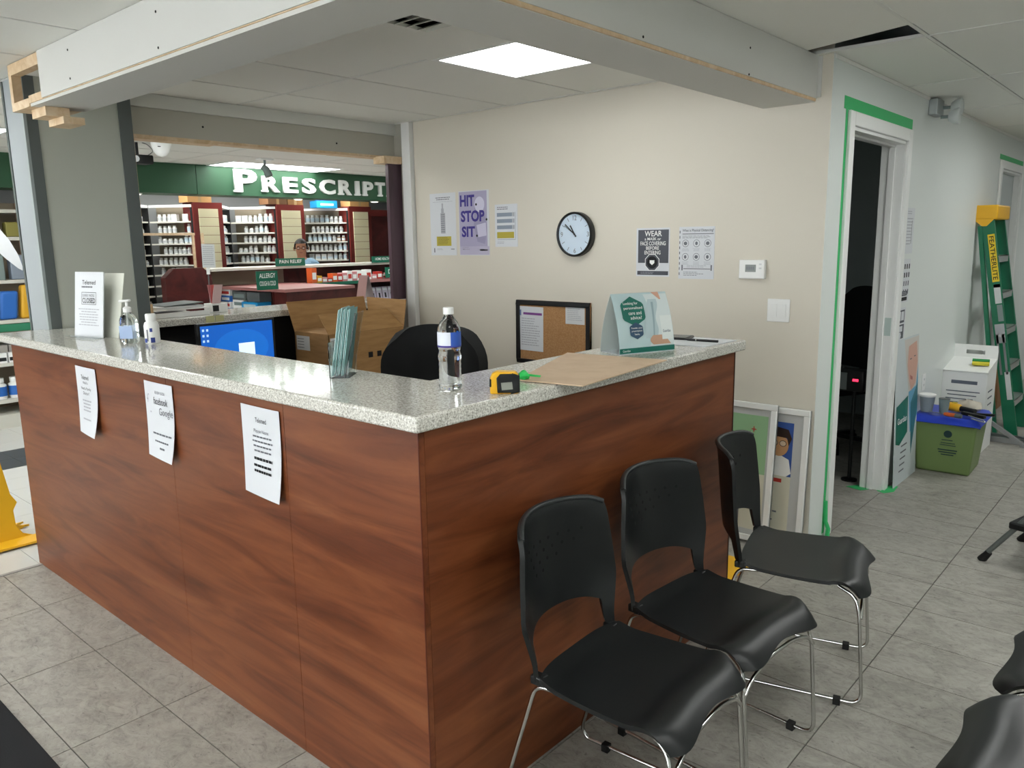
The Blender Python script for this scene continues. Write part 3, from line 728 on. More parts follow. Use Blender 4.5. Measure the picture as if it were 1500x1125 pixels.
# crumpled tape
b = MB().lathe([(.0, .0), (.012, .002), (.017, .01), (.012, .02), (.0, .024)], 9)
for p in b.v: p += Vector((random.uniform(-.006, .006), random.uniform(-.006, .006), random.uniform(0, .006)))
b.add([(.005, .005, .012), (.04, .03, .008), (.035, .04, .012), (.0, .012, .018)], [(0, 1, 2, 3), (3, 2, 1, 0)])
o = b.build('crumpled_tape', mat('bright_green_tape', '#2fc95f', .6)); o.location = (-.085, .497, H+.003); tag(o, 'crumpled ball of bright green tape beside the cardboard sheet', 'tape')
# cardboard sheet
o = MB().prism([(-.10, .485), (.115, .52), (.06, 1.075), (-.32, 1.02)], H+.0015, H+.005).build('cardboard_sheet', CARDT); tag(o, 'flat tan cardboard sheet overhanging the counter edge', 'cardboard')
# tent display
t = thing('tent_display', 'pale blue folded tent display asking about personalized care', 'display', (-.115, 1.20, H), 0)
p0, p1 = Vector((-.145, 1.098, 0)), Vector((-.055, 1.325, 0)); uu = (p1-p0).normalized(); nn = Vector((uu.y, -uu.x, 0)); Wd = (p1-p0).length
TM = Matrix.Identity(4)
for i in range(3): TM[i][0] = uu[i]; TM[i][1] = (0, 0, 1)[i]; TM[i][2] = nn[i]; TM[i][3] = (p0.x, p0.y, H)[i]
t.matrix_world = TM; MX[t.name] = TM
dT, hT = .125, .215
def tent(v):   # bulging profile: v 0 bottom front .. 1 top
    return Vector((0, hT*v, -dT/2*v**1.8))
def tentb(v): return Vector((0, hT*v, -dT+dT/2*v**1.8))
MB().shell(lambda s_, v_: tent(v_)+Vector((Wd*s_, 0, 0)), 2, 12, .0015).build('front_leaf', PALEB, t, smooth=60)
MB().shell(lambda s_, v_: tentb(v_)+Vector((Wd*(1-s_), 0, 0)), 2, 12, .0015).build('back_leaf', mat('pale_card_back', '#c9d2cf', .6), t, smooth=60)
MB().box(0, 0, -dT, Wd, .0015, 0).build('base_leaf', PAPER, t)
def tz(pts): return [Vector((x, y, -dT/2*(y/hT)**1.8+.0015)) for x, y in pts]
def tpoly(pts, mt, nm='print', up=0):
    b = MB(); n = len(pts)
    ys = [p[1] for p in pts]; b.add([q+Vector((0, 0, up)) for q in tz(pts)], [tuple(range(n))]); b.build(nm, mt, t)
def tstrip(x0, x1, y0, y1, mt, n=8, up=.0):
    b = MB(); b.grid(lambda i, j: tz([(x0+(x1-x0)*i, y0+(y1-y0)*j)])[0]+Vector((0, 0, up)), 1, n); b.build('print', mt, t)
def thex(x0, x1, y0, y1, mt, up):
    b = MB(); xm = (x0+x1)/2; q = (y1-y0)*.24
    def fn(i, j):
        y = y0+(y1-y0)*j; k = min(1, (y-y0)/q, (y1-y)/q); hw_ = (x1-x0)/2*max(k, .001); return tz([(xm-hw_+2*hw_*i, y)])[0]+Vector((0, 0, up))
    b.grid(fn, 1, 14); b.build('print', mt, t)
tstrip(0, Wd, .004, .022, TEALP, 2, .0004)
def tband(fl, fr_, y0, y1, mt, up, n=14):
    b = MB(); b.grid(lambda i, j: tz([(fl(j)+(fr_(j)-fl(j))*i, y0+(y1-y0)*j)])[0]+Vector((0, 0, up)), 1, n); b.build('print', mt, t)
tband(lambda v: .135+.02*math.sin(v*3), lambda v: Wd-.002, .024, .208, mat('white_coat_print', '#d3dddd', .5), .0003)
tband(lambda v: .118+.035*v-.012*math.sin(v*PI), lambda v: .168+.02*v+.006*math.sin(v*9), .052, .19, mat('sleeve_print', '#b3c6ca', .5), .0005)
tband(lambda v: .152+.012*v, lambda v: .158+.016*v, .06, .18, mat('fold_print', '#93a9b0', .5), .0007)
thex(.028, .128, .098, .203, TEALP, .0008); thex(.05, .108, .052, .112, NAVYP, .0012)
tband(lambda v: .15-.014*math.sin(v*PI), lambda v: .2+.028*(1-v)-.0*v, .028, .062, mat('hand_print', '#c29a80', .5), .0009, 8)
tband(lambda v: .205-.03*v, lambda v: .212-.004*v, .188, .2145, mat('collar_print', '#d3a48c', .5), .0009, 6)
tband(lambda v: .19, lambda v: Wd-.004, .045, .13, mat('leaflet_print', '#dfe6e4', .5), .0011, 6)
DISP[t.name] = lambda x, y: -dT/2*(max(0, y)/hT)**1.8
for k, (s_, a, c) in enumerate((('Looking for', .04, .104), ('personalized', .038, .12), ('care and', .055, .112), ('advice?', .06, .11))):
    txt(t, s_, (a, .172-.0165*k, c, .184-.0165*k), WHITE, .0034, .008)
for k, (s_, a, c) in enumerate((('Transfer your', .055, .104), ('prescription', .056, .102), ('here.', .068, .09))): txt(t, s_, (a, .088-.0105*k, c, .095-.0105*k), WHITE, .0038, .01)
txt(t, 'Guardian', (.012, .009, .045, .017), WHITE, .0024, .01); txt(t, 'Guardian', (.195, .07, .23, .08), NAVYP, .0024, .01)
# tablet, paper and pen
t = thing('tablet', 'dark tablet lying flat behind the tent display', 'tablet', (-.225, 1.62, H), .25)
MB().box(-.07, -.055, 0, .07, .055, .012).build('body', BLACK, t, bevel=.004); MB().box(-.06, -.045, .0121, .06, .045, .0125).build('screen', mat('dim_screen', '#3a4145', .2), t)
o = MB().prism([(-.2, 1.44), (.0, 1.455), (.012, 1.70), (-.19, 1.69)], H+.0005, H+.0035).build('paper_sheet', PAPER); tag(o, 'white paper sheet under the black pen at the counter end', 'paper')
t = thing('pen', 'black pen lying on white paper at the counter end', 'pen', (-.08, 1.578, H+.0085), .1)
MB().tube([(-.07, 0, 0), (-.055, 0, 0), (.07, 0, 0)], [.0012, .0045, .005], 10).build('barrel', BLACK, t, smooth=50); MB().cyl((-.022, 0, 0), (-.018, 0, 0), .0052, n=10).build('ring', CHROME, t, smooth=50)

# ---- notices taped to the counter front
def curl(wd, ht, a, bx):
    return lambda x, y: a*max(0, 1-y/ht*1.4)**2*(.25+.75*max(0, x/wd if bx else 1-x/wd))+.004*math.sin(x/wd*PI)*(.4+.6*math.sin(y/ht*PI))
n1 = sheet('notice', 'leftmost white notice taped to the counter front, about seeing a family doctor', 'notice', Vector((-2.14, -.004, .817)), (1, 0, -.0), (0, 0, 1), .203, .283, disp=curl(.203, .283, .03, True))
txt(n1, 'Telemed', (.065, .232, .14, .25)); txt(n1, 'Need a', (.08, .213, .13, .224), INKG); txt(n1, 'Need a Family', (.055, .185, .155, .2)); txt(n1, 'Doctor?', (.075, .168, .135, .181)); para(n1, .05, .16, .095, .15, 4, INKL, .4, .4, centre=True); para(n1, .06, .15, .06, .07, 1, INKL, .6, .2)
n2 = sheet('notice', 'middle taped notice on the counter front reading facebook and Google', 'notice', Vector((-1.49, -.004, .826)), (1, 0, 0), (0, 0, 1), .216, .279, disp=curl(.216, .279, .025, True))
txt(n2, 'REVIEW US ON', (.09, .238, .165, .249), INKG); txt(n2, 'facebook', (.075, .2, .18, .226), bold=.0); txt(n2, 'Google', (.115, .155, .212, .19), INKG); para(n2, .055, .2, .085, .098, 1, INKG, .5, .1); para(n2, .07, .19, .058, .07, 1, INKG, .5, .1); para(n2, .11, .15, .034, .046, 1, INKG, .6, 0)
rects(n2, [(.018, .21, .03, .216), (.022, .2, .026, .228), (.04, .165, .05, .17), (.03, .228, .037, .233)], INKL)
n3 = sheet('notice', 'rightmost and nearest taped notice on the counter front with curled edges', 'notice', Vector((-.815, -.004, .823)), (1, 0, 0), (0, 0, 1), .212, .28, disp=curl(.212, .28, .02, True))
txt(n3, 'Telemed', (.085, .232, .145, .247)); txt(n3, 'Please Note', (.075, .2, .155, .211), INKG); para(n3, .06, .175, .135, .195, 4, INKG, .35, .25, centre=True); para(n3, .068, .17, .112, .124, 1, INK, .7, 0); para(n3, .06, .172, .07, .105, 2, INK, .45, .15, centre=True)
# tape scars on the panel
for (px, py) in ((285, 683), (312, 692)):
    p = hit(px, py, 'y', 0)

# ================================================================== BEHIND THE COUNTER
# monitor
t = thing('computer_monitor', 'computer monitor with a bright blue desktop under the far ledge', 'monitor', (-2.72, 1.067, .745), 0)
MB().box(-.02, -.238, .11, .012, .238, .42).build('housing', BLACK, t, bevel=.005)
scr = MB().box(.0121, -.222, .128, .0128, .222, .405).build('screen', SCREEN, t)
MB().prism(disc(.02, .20, .17, .11, 24), .0129, .0131, fr=((0, 0, .06), (0, 1, 0), (0, 0, 1), (1, 0, 0))).build('screen_glow', SCREENL, scr)
MB().box(.0132, -.0, .18, .0136, .1, .29).build('window', mat('white_window', '#cfe0f0', .4, emit='#cfe0f0', es=.5), scr)
for k in range(3):
    for j in range(2): MB().box(.0132, -.212+.024*j, .375-.03*k, .0135, -.2+.024*j, .388-.03*k).build('icon', mat('screen_icon', '#a8c4e4', .4, emit='#a8c4e4', es=.5), scr)
MB().box(-.06, -.03, .01, -.02, .03, .25).build('stand', BLACK, t); MB().box(-.1, -.12, 0, .08, .12, .012).build('base', BLACK, t, bevel=.004)
# carton
t = thing('cardboard_box', 'large open brown cardboard box standing on the inner desk', 'box', (-2.73, 1.868, .745))
x0, x1, y0, y1, zb_, zt_ = -2.91, -2.55, 1.57, 2.165, .746, 1.04
b = MB(); b.box(x0, y0, zb_, x1, y1, zb_+.005); b.box(x0, y0, zb_, x0+.005, y1, zt_); b.box(x1-.005, y0, zb_, x1, y1, zt_); b.box(x0, y0, zb_, x1, y0+.005, zt_); b.box(x0, y1-.005, zb_, x1, y1, zt_)
b.build('body', CARD, t, world=True)
def flap(a, b_, c, d):
    a, b_, c, d = map(Vector, (a, b_, c, d)); n = (b_-a).cross(d-a).normalized()*.004
    q = MB().add([a, b_, c, d, a+n, b_+n, c+n, d+n], [(0, 3, 2, 1), (4, 5, 6, 7), (0, 1, 5, 4), (1, 2, 6, 5), (2, 3, 7, 6), (3, 0, 4, 7)]); return q.build('flap', CARD, t, world=True)
flap((x0, y0, zt_), (x0, y1, zt_), (x0-.06, y1+.01, zt_+.185), (x0-.06, y0-.01, zt_+.185))
flap((x1, y0, zt_), (x1, y1, zt_), (x1-.12, y1-.04, zt_+.115), (x1-.12, y0+.02, zt_+.115))
flap((x0+.01, y0+.003, zt_), (x1-.01, y0+.003, zt_), (x1-.04, y0+.15, zt_+.012), (x0+.03, y0+.15, zt_+.012))
flap((x1, y1, zt_), (x0, y1, zt_), (x0-.05, y1+.03, zt_+.18), (x1+.0, y1+.03, zt_+.175))
MB().box(x0+.02, y0-.001, .93, x0+.16, y0, 1.02).build('shipping_label', PAPERD, t, world=True)
b = MB()
for k in range(4): b.box(x0+.03, y0-.0016, .945+.018*k, x0+.10, y0-.001, .949+.018*k)
b.build('print', INKG, t, world=True)
MB().box(x1, y0+.01, .9, x1+.001, y0+.13, 1.02).build('shipping_label', PAPERD, t, world=True)
b = MB(); b.box(x1+.001, y0+.02, .91, x1+.0016, y0+.12, .96)
for k in range(4): b.box(x1+.001, y1-.3+.07*k, .87, x1+.0016, y1-.265+.07*k, .905)
b.build('print', INK, t, world=True)
# folded leaflets standing in the carton
t = thing('folded_leaflet', 'folded paper leaflet standing upright like an A behind the cardboard box', 'leaflet', (-3.25, hit(536, 440, 'x', -3.25).y, 1.1735))
MB().obox((0, -.03, .09), (.05, 0, 0), (0, .0012, 0), (0, .02, .09)).build('leaf', mat('rose_leaflet', '#8d6a66', .6), t); MB().obox((0, .02, .09), (.05, 0, 0), (0, .0012, 0), (0, -.022, .09)).build('leaf', mat('pale_leaflet', '#b0a3a4', .5), t)
# office chair
t = thing('office_chair', 'black padded office chair whose backrest rises behind the counter', 'office chair', (-1.16, 1.02, 0), math.radians(205))
def ob(s_, v_):
    x = (s_*2-1); z = .60+.60*v_; hw_ = .27*(1-.25*max(0, (v_-.72)/.28)**2.2)*(.9+.1*v_)
    return Vector((x*hw_, -.20-.05*(1-x*x)-.06*v_*v_, z-.035*abs(x)**4*v_))
MB().shell(ob, 18, 18, .07).build('backrest', painted('black_fabric', '#101213', .9, .4, 900), t, smooth=60)
MB().box(-.25, -.22, .44, .25, .26, .53).build('seat', MT['black_fabric'], t, bevel=.03, seg=3)
MB().box(-.03, -.30, .40, .03, -.24, .8).build('back_bar', BLACK, t); MB().cyl((0, 0, .08), (0, 0, .44), .028).build('gas_lift', BLACK, t, smooth=50)
for k in range(5):
    a = 2*PI*k/5; e = Vector((.28*math.cos(a), .28*math.sin(a), .07)); arm = MB().bar((0, 0, .10), e, .04, .03).build('base_arm', BLACK, t)
    MB().cyl(e+Vector((-math.sin(a)*.02, math.cos(a)*.02, -.04)), e+Vector((math.sin(a)*.02, -math.cos(a)*.02, -.04)), .028, n=12).build('caster', RUBBER, arm, smooth=50)
# cork board
s = sheet('cork_board', 'cork notice board in a black frame on the cream wall', 'notice board', Vector((-1.955, YW-.0005, .80)), (1, 0, 0), (0, 0, 1), .585, .41, CORK, .012, part='cork')
b = MB(); b.box(0, 0, 0, .585, .028, .022); b.box(0, .382, 0, .585, .41, .022); b.box(0, .028, 0, .028, .382, .022); b.box(.557, .028, 0, .585, .382, .022); b.build('frame', BLACK, s, bevel=.003)
p = sheet('pinned_letter', 'white letter with a purple heading pinned on the cork board', 'paper', Vector((-1.945, YW-.0135, .885)), (1, 0, -.01), (.01, 0, 1), .21, .285)
rects(p, [(.045, .232, .2, .247)], mat('purple_heading', '#7a3f8a', .6)); rects(p, [(.012, .225, .028, .262)], mat('phone_icon', '#6d7fae', .6)); para(p, .03, .185, .03, .215, 12, INKL, .35, .35)
p = sheet('pinned_note', 'small white note pinned at the right side of the cork board', 'paper', Vector((-1.555, YW-.0135, 1.075)), (1, 0, 0), (0, 0, 1), .145, .12, PAPERD); para(p, .015, .13, .02, .1, 7, INKL, .3, .4)

# ================================================================== CREAM WALL
def wsheet(name, label, x0, x1, z0, z1, mt=None, cat='notice'):
    return sheet(name, label, cat, Vector((x0, YW-.0005, z0)), (1, 0, 0), (0, 0, 1), x1-x0, z1-z0, mt)
s = wsheet('poster', 'white bottle infographic poster with a mustard box, leftmost on cream wall', -2.76, -2.505, 1.493, 1.917)
para(s, .05, .21, .375, .40, 2, INKG, .4, .2, centre=True); para(s, .03, .225, .362, .37, 1, INKL, .3, 0); rects(s, [(.118, .32, .132, .355), (.112, .29, .138, .32), (.105, .15, .15, .29)], INKL)
para(s, .108, .147, .155, .285, 9, INKG, .3, .1, z=.0022); rects(s, [(.06, .065, .205, .13)], YELP); para(s, .075, .19, .075, .125, 5, mat('dark_mustard_ink', '#6a6226', .6), .3, .3, .0022); para(s, .06, .12, .035, .05, 2, INKL, .4, .3); rects(s, [(.03, .02, .04, .05), (.2, .04, .235, .045)], INKG)
s = wsheet('poster', 'lilac poster with large purple words HIT STOP SIT', -2.475, -2.195, 1.493, 1.92)
rects(s, [(.004, .06, .262, .422)], LILAC); rects(s, [(.004, .004, .276, .06)], mat('lilac_foot', '#b7b2c8', .6))
poly(s, disc(.195, .335, .045, .05), mat('white_print', '#cfcde0', .6), .0021); poly(s, [(.15, .33), (.235, .29), (.262, .18), (.24, .075), (.17, .09), (.14, .2)], mat('grey_player_print', '#9a95b3', .6), .002); poly(s, [(.165, .2), (.25, .215), (.255, .13), (.18, .12)], mat('pale_glove_print', '#c9c6da', .6), .0023)
txt(s, 'HIT', (.015, .325, .15, .4), PURPLE, .0028, .04); txt(s, 'STOP', (.02, .222, .24, .298), PURPLE, .0028, .04); txt(s, 'SIT', (.025, .122, .15, .194), PURPLE, .0028, .04)
for c_ in ((.165, .335), (.258, .235), (.167, .13)): poly(s, disc(c_[0], c_[1], .008), INK, .0028)
para(s, .03, .1, .035, .06, 2, INKG, .4, .2); rects(s, [(.19, .03, .262, .04)], INKG)
s = wsheet('poster', 'small poster with three grey bars and a mustard box on cream wall', -2.143, -1.948, 1.548, 1.819)
para(s, .02, .15, .235, .258, 2, INKG, .4, .3)
for k in range(3): rects(s, [(.018, .193-.04*k, .15, .217-.04*k)], SLATE); rects(s, [(.152, .192-.04*k, .17, .218-.04*k)], INKL)
rects(s, [(.018, .055, .165, .095)], YELP); rects(s, [(.175, .05, .178, .22), (.02, .045, .178, .048)], SLATE); para(s, .02, .09, .018, .036, 2, INKL, .4, .3)
s = wsheet('notice', 'dark notice telling visitors to wear a mask, with a white octagon', -1.056, -.842, 1.376, 1.644)
rects(s, [(.012, .075, .208, .258)], CHAR)
for a, r_ in (('WEAR', (.055, .222, .165, .252)), ('a MASK or', (.055, .2, .16, .216)), ('FACE COVERING', (.028, .172, .19, .194)), ('BEFORE', (.065, .148, .148, .167)), ('ENTERING', (.055, .122, .158, .143))): txt(s, a, r_, WHITE, .003, .012)
poly(s, disc(.105, .078, .05, n=8, a0=PI/8), WHITE, .0024); poly(s, disc(.105, .078, .046, n=8, a0=PI/8), CHAR, .0028); poly(s, disc(.105, .078, .034, n=24), INK, .003); poly(s, [(.09, .09), (.12, .09), (.12, .075), (.105, .063), (.09, .075)], WHITE, .0033)
rects(s, [(.008, .008, .208, .03)], CHAR); para(s, .03, .12, .012, .026, 2, INKL, .3, .2, .0024)
s = wsheet('notice', 'white physical distancing notice with six round icons', -.784, -.573, 1.367, 1.645)
txt(s, 'What is Physical Distancing?', (.02, .248, .205, .266), INKG, .0022, .015); rects(s, [(.02, .238, .205, .242)], INKG); para(s, .02, .19, .215, .232, 3, INKG, .3, .2)
for r_ in range(2):
    for c_ in range(3):
        cx, cy = .04+.066*c_, .19-.072*r_
        poly(s, disc(cx, cy, .02), INKG, .0019); poly(s, disc(cx, cy, .0175), PAPER, .0022); poly(s, disc(cx, cy, .008 if (r_+c_) % 2 else .011, .01, 10), INKG, .0025); para(s, cx-.022, cx+.022, cy-.043, cy-.024, 3, INKL, .35, .3, centre=True)
rects(s, [(.03, .052, .19, .056), (.018, .045, .026, .075), (.192, .045, .2, .075)], INKG); para(s, .05, .17, .06, .075, 2, INKL, .35, .2); para(s, .03, .15, .015, .04, 3, INKG, .3, .4)
rects(s, [(.003, .02+.028*k, .007, .034+.028*k) for k in range(9)], INK, name='binding_marks')
# clock
t = thing('wall_clock', 'round white wall clock with a black rim', 'clock', M=frame_m(Vector((-1.472, YW, 1.618)), (1, 0, 0), (0, 0, 1)))
RC = .132
MB().lathe([(RC-.004, 0), (RC, .006), (RC, .04), (RC-.006, .046), (RC-.012, .044), (RC-.012, .028)], 48, caps=False).build('rim', BLACK, t, smooth=40)
MB().lathe([(RC-.011, .026), (RC-.011, .03)], 48).build('dial', mat('clock_dial', '#c9d9e8', .5), t)
b = MB()
for k in range(12):
    if k % 3 == 0: continue
    a = PI/2-2*PI*k/12; d_ = Vector((math.cos(a), math.sin(a), 0)); b.obox(d_*.098+Vector((0, 0, .0305)), d_*.011, Vector((-d_.y, d_.x, 0))*.0016, (0, 0, .0004))
b.build('hour_marks', INKG, t)
for s_, c_ in (('12', (0, .097)), ('3', (.097, 0)), ('6', (0, -.097)), ('9', (-.097, 0))): txt(t, s_, (c_[0]-(.014 if s_ == '12' else .008), c_[1]-.014, c_[0]+(.014 if s_ == '12' else .008), c_[1]+.014), INKG, .0305, 0, 'numeral')
for nm, an, ln, wd in (('hour_hand', 328, .062, .004), ('minute_hand', 311, .092, .003), ('second_hand', 305, .09, .0012)):
    a = PI/2-math.radians(an); d_ = Vector((math.cos(a), math.sin(a), 0)); z_ = {'h': .032, 'm': .0335, 's': .035}[nm[0]]
    MB().obox(d_*(ln/2-.009)+Vector((0, 0, z_)), d_*(ln/2+.009), Vector((-d_.y, d_.x, 0))*wd, (0, 0, .0005)).build(nm, BLACK, t)
MB().cyl((0, 0, .03), (0, 0, .0365), .005, n=12).build('hub', BLACK, t)
# thermostat, switches
t = thing('thermostat', 'white wall thermostat with a small grey screen', 'thermostat', M=frame_m(Vector((-.42, YW, 1.375)), (1, 0, 0), (0, 0, 1)))
MB().box(0, 0, 0, .138, .096, .026).build('body', WHITE, t, bevel=.004); MB().box(.035, .035, .0262, .092, .072, .0268).build('screen', mat('lcd', '#7d8480', .3), t); rects(t, [(.042+.011*k, .045, .049+.011*k, .062) for k in range(4)], INKG, .0271); 
for z_ in (.07, .05): MB().box(.108, z_, .026, .122, z_+.008, .0275).build('button', PAPERD, t, bevel=.001)
t = thing('light_switch', 'double white rocker light switch on the cream wall', 'switch', M=frame_m(Vector((-.268, YW, 1.16)), (1, 0, 0), (0, 0, 1)))
MB().box(0, 0, 0, .117, .116, .006).build('plate', WHITE, t, bevel=.003)
for x in (.02, .066): MB().obox((x+.016, .058, .007), (.016, 0, 0), (0, .033, .0018), (0, -.0001, .002)).build('rocker', WHITE, t, bevel=.001)
# framed posters leaning on the wall
def framed(name, label, o, wd, ht, lean):
    v_ = Vector((0, lean, ht)).normalized(); r = sheet(name, label, 'framed poster', o, (1, 0, 0), v_, wd, ht, mat('frame_mat', '#b9bbba', .6), .012, part='backing')
    fw = .03
    for a in ((0, 0, wd, fw), (0, ht-fw, wd, ht), (0, fw, fw, ht-fw), (wd-fw, fw, wd, ht-fw)): MB().box(a[0], a[1], 0, a[2], a[3], .026).build('frame_side', WHITE, r, bevel=.003)
    return r
s = framed('framed_poster', 'white framed green poster leaning on the wall behind the farthest chair', Vector((-.785, YW-.105, .012)), .62, .73, .06)
rects(s, [(.05, .36, .575, .665)], mat('sage_green_print', '#8db48a', .5), .0125); rects(s, [(.05, .06, .575, .36)], mat('ivory_print', '#cfcdbb', .5), .0125)
txt(s, 'Treatment', (.17, .52, .495, .595), INK, .014, .015); rects(s, [(.488, .59, .515, .595), (.499, .578, .504, .607)], REDB, .014)
poly(s, disc(.36, .24, .05, .08), mat('cactus_green_print', '#5d8a4d', .5), .0145); poly(s, disc(.42, .2, .03, .05), MT['cactus_green_print'], .0145); poly(s, disc(.38, .13, .045, .04), mat('pot_yellow_print', '#c9a83a', .5), .015); para(s, .4, .53, .4, .5, 4, mat('green_ink', '#3e6a4a', .6), .3, .4, .014)
rects(s, [(.335, .08, .345, .2), (.44, .08, .45, .25)], INKG, .0148)
s = framed('framed_poster', 'white framed blue poster with a cartoon doctor leaning beside the green one', Vector((-.46, YW-.055, .012)), .45, .715, .045)
rects(s, [(.06, .36, .37, .64)], mat('blue_print', '#35569c', .5), .0125); rects(s, [(.06, .05, .37, .36)], MT['ivory_print'], .0125)
cx = .325
poly(s, [(cx-.09, .36), (cx-.075, .45), (cx-.02, .47), (cx+.03, .45), (cx+.045, .38), (cx+.02, .36)], WHITE, .014); poly(s, disc(cx-.025, .52, .05, .058), mat('cartoon_skin_print', '#c9986c', .5), .0145)
poly(s, [(cx-.085, .53), (cx-.09, .585), (cx-.05, .615), (cx+.02, .605), (cx+.04, .56), (cx+.025, .52), (cx+.015, .56), (cx-.06, .565)], mat('brown_hair_print', '#33221c', .5), .015)
for q in (-.05, -.005): poly(s, disc(cx+q, .53, .019, .016), INK, .0155); poly(s, disc(cx+q, .53, .016, .013), mat('lens_print', '#d8c2a8', .5), .016)
rects(s, [(cx-.09, .325, cx+.0, .345)], REDB, .014); para(s, .1, .33, .1, .28, 4, INKG, .2, .5, .014)

# ================================================================== CORRIDOR (grey wall)
def gsheet(name, label, y0, y1, z0, z1, mt=None, cat='notice'):
    return sheet(name, label, cat, Vector((.0005, y0, z0)), (0, 1, 0), (0, 0, 1), y1-y0, z1-z0, mt)
s = gsheet('notice', 'topmost printed sheet in the column beside the doorway', 3.94, 4.14, 1.47, 1.745)
para(s, .05, .17, .05, .22, 9, INKL, .35, .3); rects(s, [(.15, .06, .156, .2), (.012, .04, .018, .22)], INK); para(s, .05, .14, .235, .26, 2, INKL, .4, .3)
s = gsheet('notice', 'middle printed sheet with small icons in the column beside the doorway', 3.925, 4.125, 1.172, 1.438)
for r_ in range(4):
    rects(s, [(.03+.045*c_, .205-.052*r_, .052+.045*c_, .235-.052*r_) for c_ in range(4)], INK if r_ < 2 else INKG)
rects(s, [(.04, .04, .17, .07)], CHAR); rects(s, [(.03, .01, .17, .032)], INK); para(s, .06, .16, .045, .065, 2, INKL, .4, .2, .0024)
s = gsheet('notice', 'lowest sheet with dark boxed print in the column beside the doorway', 3.895, 4.1, .935, 1.14)
rects(s, [(.03, .11, .18, .19), (.02, .01, .18, .1)], CHAR); rects(s, [(.05, .125, .1, .18), (.11, .125, .165, .18), (.05, .055, .15, .09)], PAPER, .0024); poly(s, disc(.1, .03, .03, .025, 6), PAPER, .0024)
s = sheet('poster_board', 'tall pharmacy poster board with a smiling face leaning by the doorway', 'poster', Vector((.045, 3.932, .0)), (0, 1, 0), (-.04, 0, .94), .49, .94, mat('poster_pale', '#c4cccf', .5), .004)
poly(s, [(.16, .93), (.49, .93), (.49, .55), (.4, .5), (.3, .52)], mat('hair_print', '#c9c3bd', .5), .0045)
poly(s, [(.26, .88), (.44, .9), (.47, .76), (.43, .62), (.33, .58), (.28, .66), (.24, .76)], mat('face_print', '#cfa392', .5), .005); poly(s, [(.3, .69), (.36, .67), (.36, .65), (.31, .66)], mat('lip_print', '#a8655c', .5), .0053); rects(s, [(.29, .79, .33, .797), (.38, .8, .42, .807)], INKG, .0053)
poly(s, [(.28, .58), (.45, .60), (.49, .75), (.49, .4), (.33, .3)], mat('blue_shirt_print', '#5f9fc0', .5), .0049); poly(s, [(.33, .5), (.49, .62), (.49, .45), (.36, .15)], mat('teal_curve_print', '#2f6f7c', .5), .0051)
poly(s, [(.02, .28), (.1, .26), (.27, .32), (.27, .56), (.02, .52)], TEALP, .0055); txt(s, 'Guardian', (.05, .40, .25, .44), WHITE, .006, .015)
for k in range(5): rects(s, [(.14-.01*k, .24-.04*k, .27-.015*k, .25-.04*k)], INKG, .0052)
# emergency light
t = thing('emergency_light', 'twin headed emergency light high on the grey wall', 'light', M=frame_m(Vector((0, 4.36, 2.33)), (0, 1, 0), (0, 0, 1)))
MB().box(-.09, -.02, 0, .07, .075, .05).build('housing', mat('grey_housing', '#a9b0b0', .5), t, bevel=.006)
for (x, y, z) in ((.06, .03, .12), (.02, -.03, .12)):
    MB().cyl((x-.02, y, .05), (x-.01, y, z-.03), .01, n=10).build('swivel', GREYB, t); MB().lathe([(.0, -.03), (.03, -.025), (.045, .0), (.05, .03), (.046, .034), (.0, .03)], 20, (x, y, z)).build('lamp_head', mat('frosted_head', '#cdd3d2', .3), t, smooth=60)
t = thing('wall_outlet', 'white wall outlet low on the grey wall behind the green bin', 'outlet', M=frame_m(Vector((0, 4.62, .52)), (0, 1, 0), (0, 0, 1)))
MB().box(0, 0, 0, .075, .116, .006).build('plate', WHITE, t, bevel=.003); rects(t, [(.025, .03, .03, .045), (.045, .03, .05, .045), (.025, .07, .03, .085), (.045, .07, .05, .085)], INKG, .0064, 'slots')
# recycling bin
t = thing('recycling_bin', 'olive green recycling bin with a blue lid by the grey wall', 'bin', (.19, 4.66, 0), math.radians(2))
def taper(z0, z1, a0, a1, b0, b1, m=0, mb=None):
    mb = mb or MB(); return mb.add([(-a0, -b0, z0), (a0, -b0, z0), (a0, b0, z0), (-a0, b0, z0), (-a1, -b1, z1), (a1, -b1, z1), (a1, b1, z1), (-a1, b1, z1)], [(0,3,2,1),(4,5,6,7),(0,1,5,4),(1,2,6,5),(2,3,7,6),(3,0,4,7)], m)
taper(.0, .37, .162, .192, .17, .215).build('body', BINL, t, bevel=.018, seg=3)
b = MB()
for x in (-.09, .09): taper(.02, .34, .006, .006, .002, .002, mb=b); 
lid = MB()
lid.shell(lambda s_, v_: Vector(((s_*2-1)*.213, (v_*2-1)*.24, .397-.012*math.sin(s_*PI)*math.sin(v_*PI)-.045*max(abs(s_*2-1), abs(v_*2-1))**14)), 18, 18, .008)
lid.build('lid', BLUEL, t, smooth=50)
fr = ((0, -.1715, 0), (1, 0, 0), (0, -.122, 1), (0, -1, -.122)); b = MB()
for (x0, z0, x1, z1) in ((-.01, .235, .055, .24), (-.015, .215, .07, .219), (-.02, .2, .075, .204), (-.03, .165, .085, .172), (-.025, .148, .08, .155), (-.01, .132, .065, .138)): b.prism([(x0, z0), (x1, z0), (x1, z1), (x0, z1)], .0, .002, fr=fr)
b.prism(disc(.025, .28, .025, n=16), 0, .002, fr=fr)
bb = b.build('print', mat('dark_green_print', '#1d3a3c', .6), t); bb.location = (0, .0, 0)
zt = .398
t = thing('paint_cup', 'paint-smeared plastic cup at the left of the blue lid', 'cup', (.06, 4.55, zt))
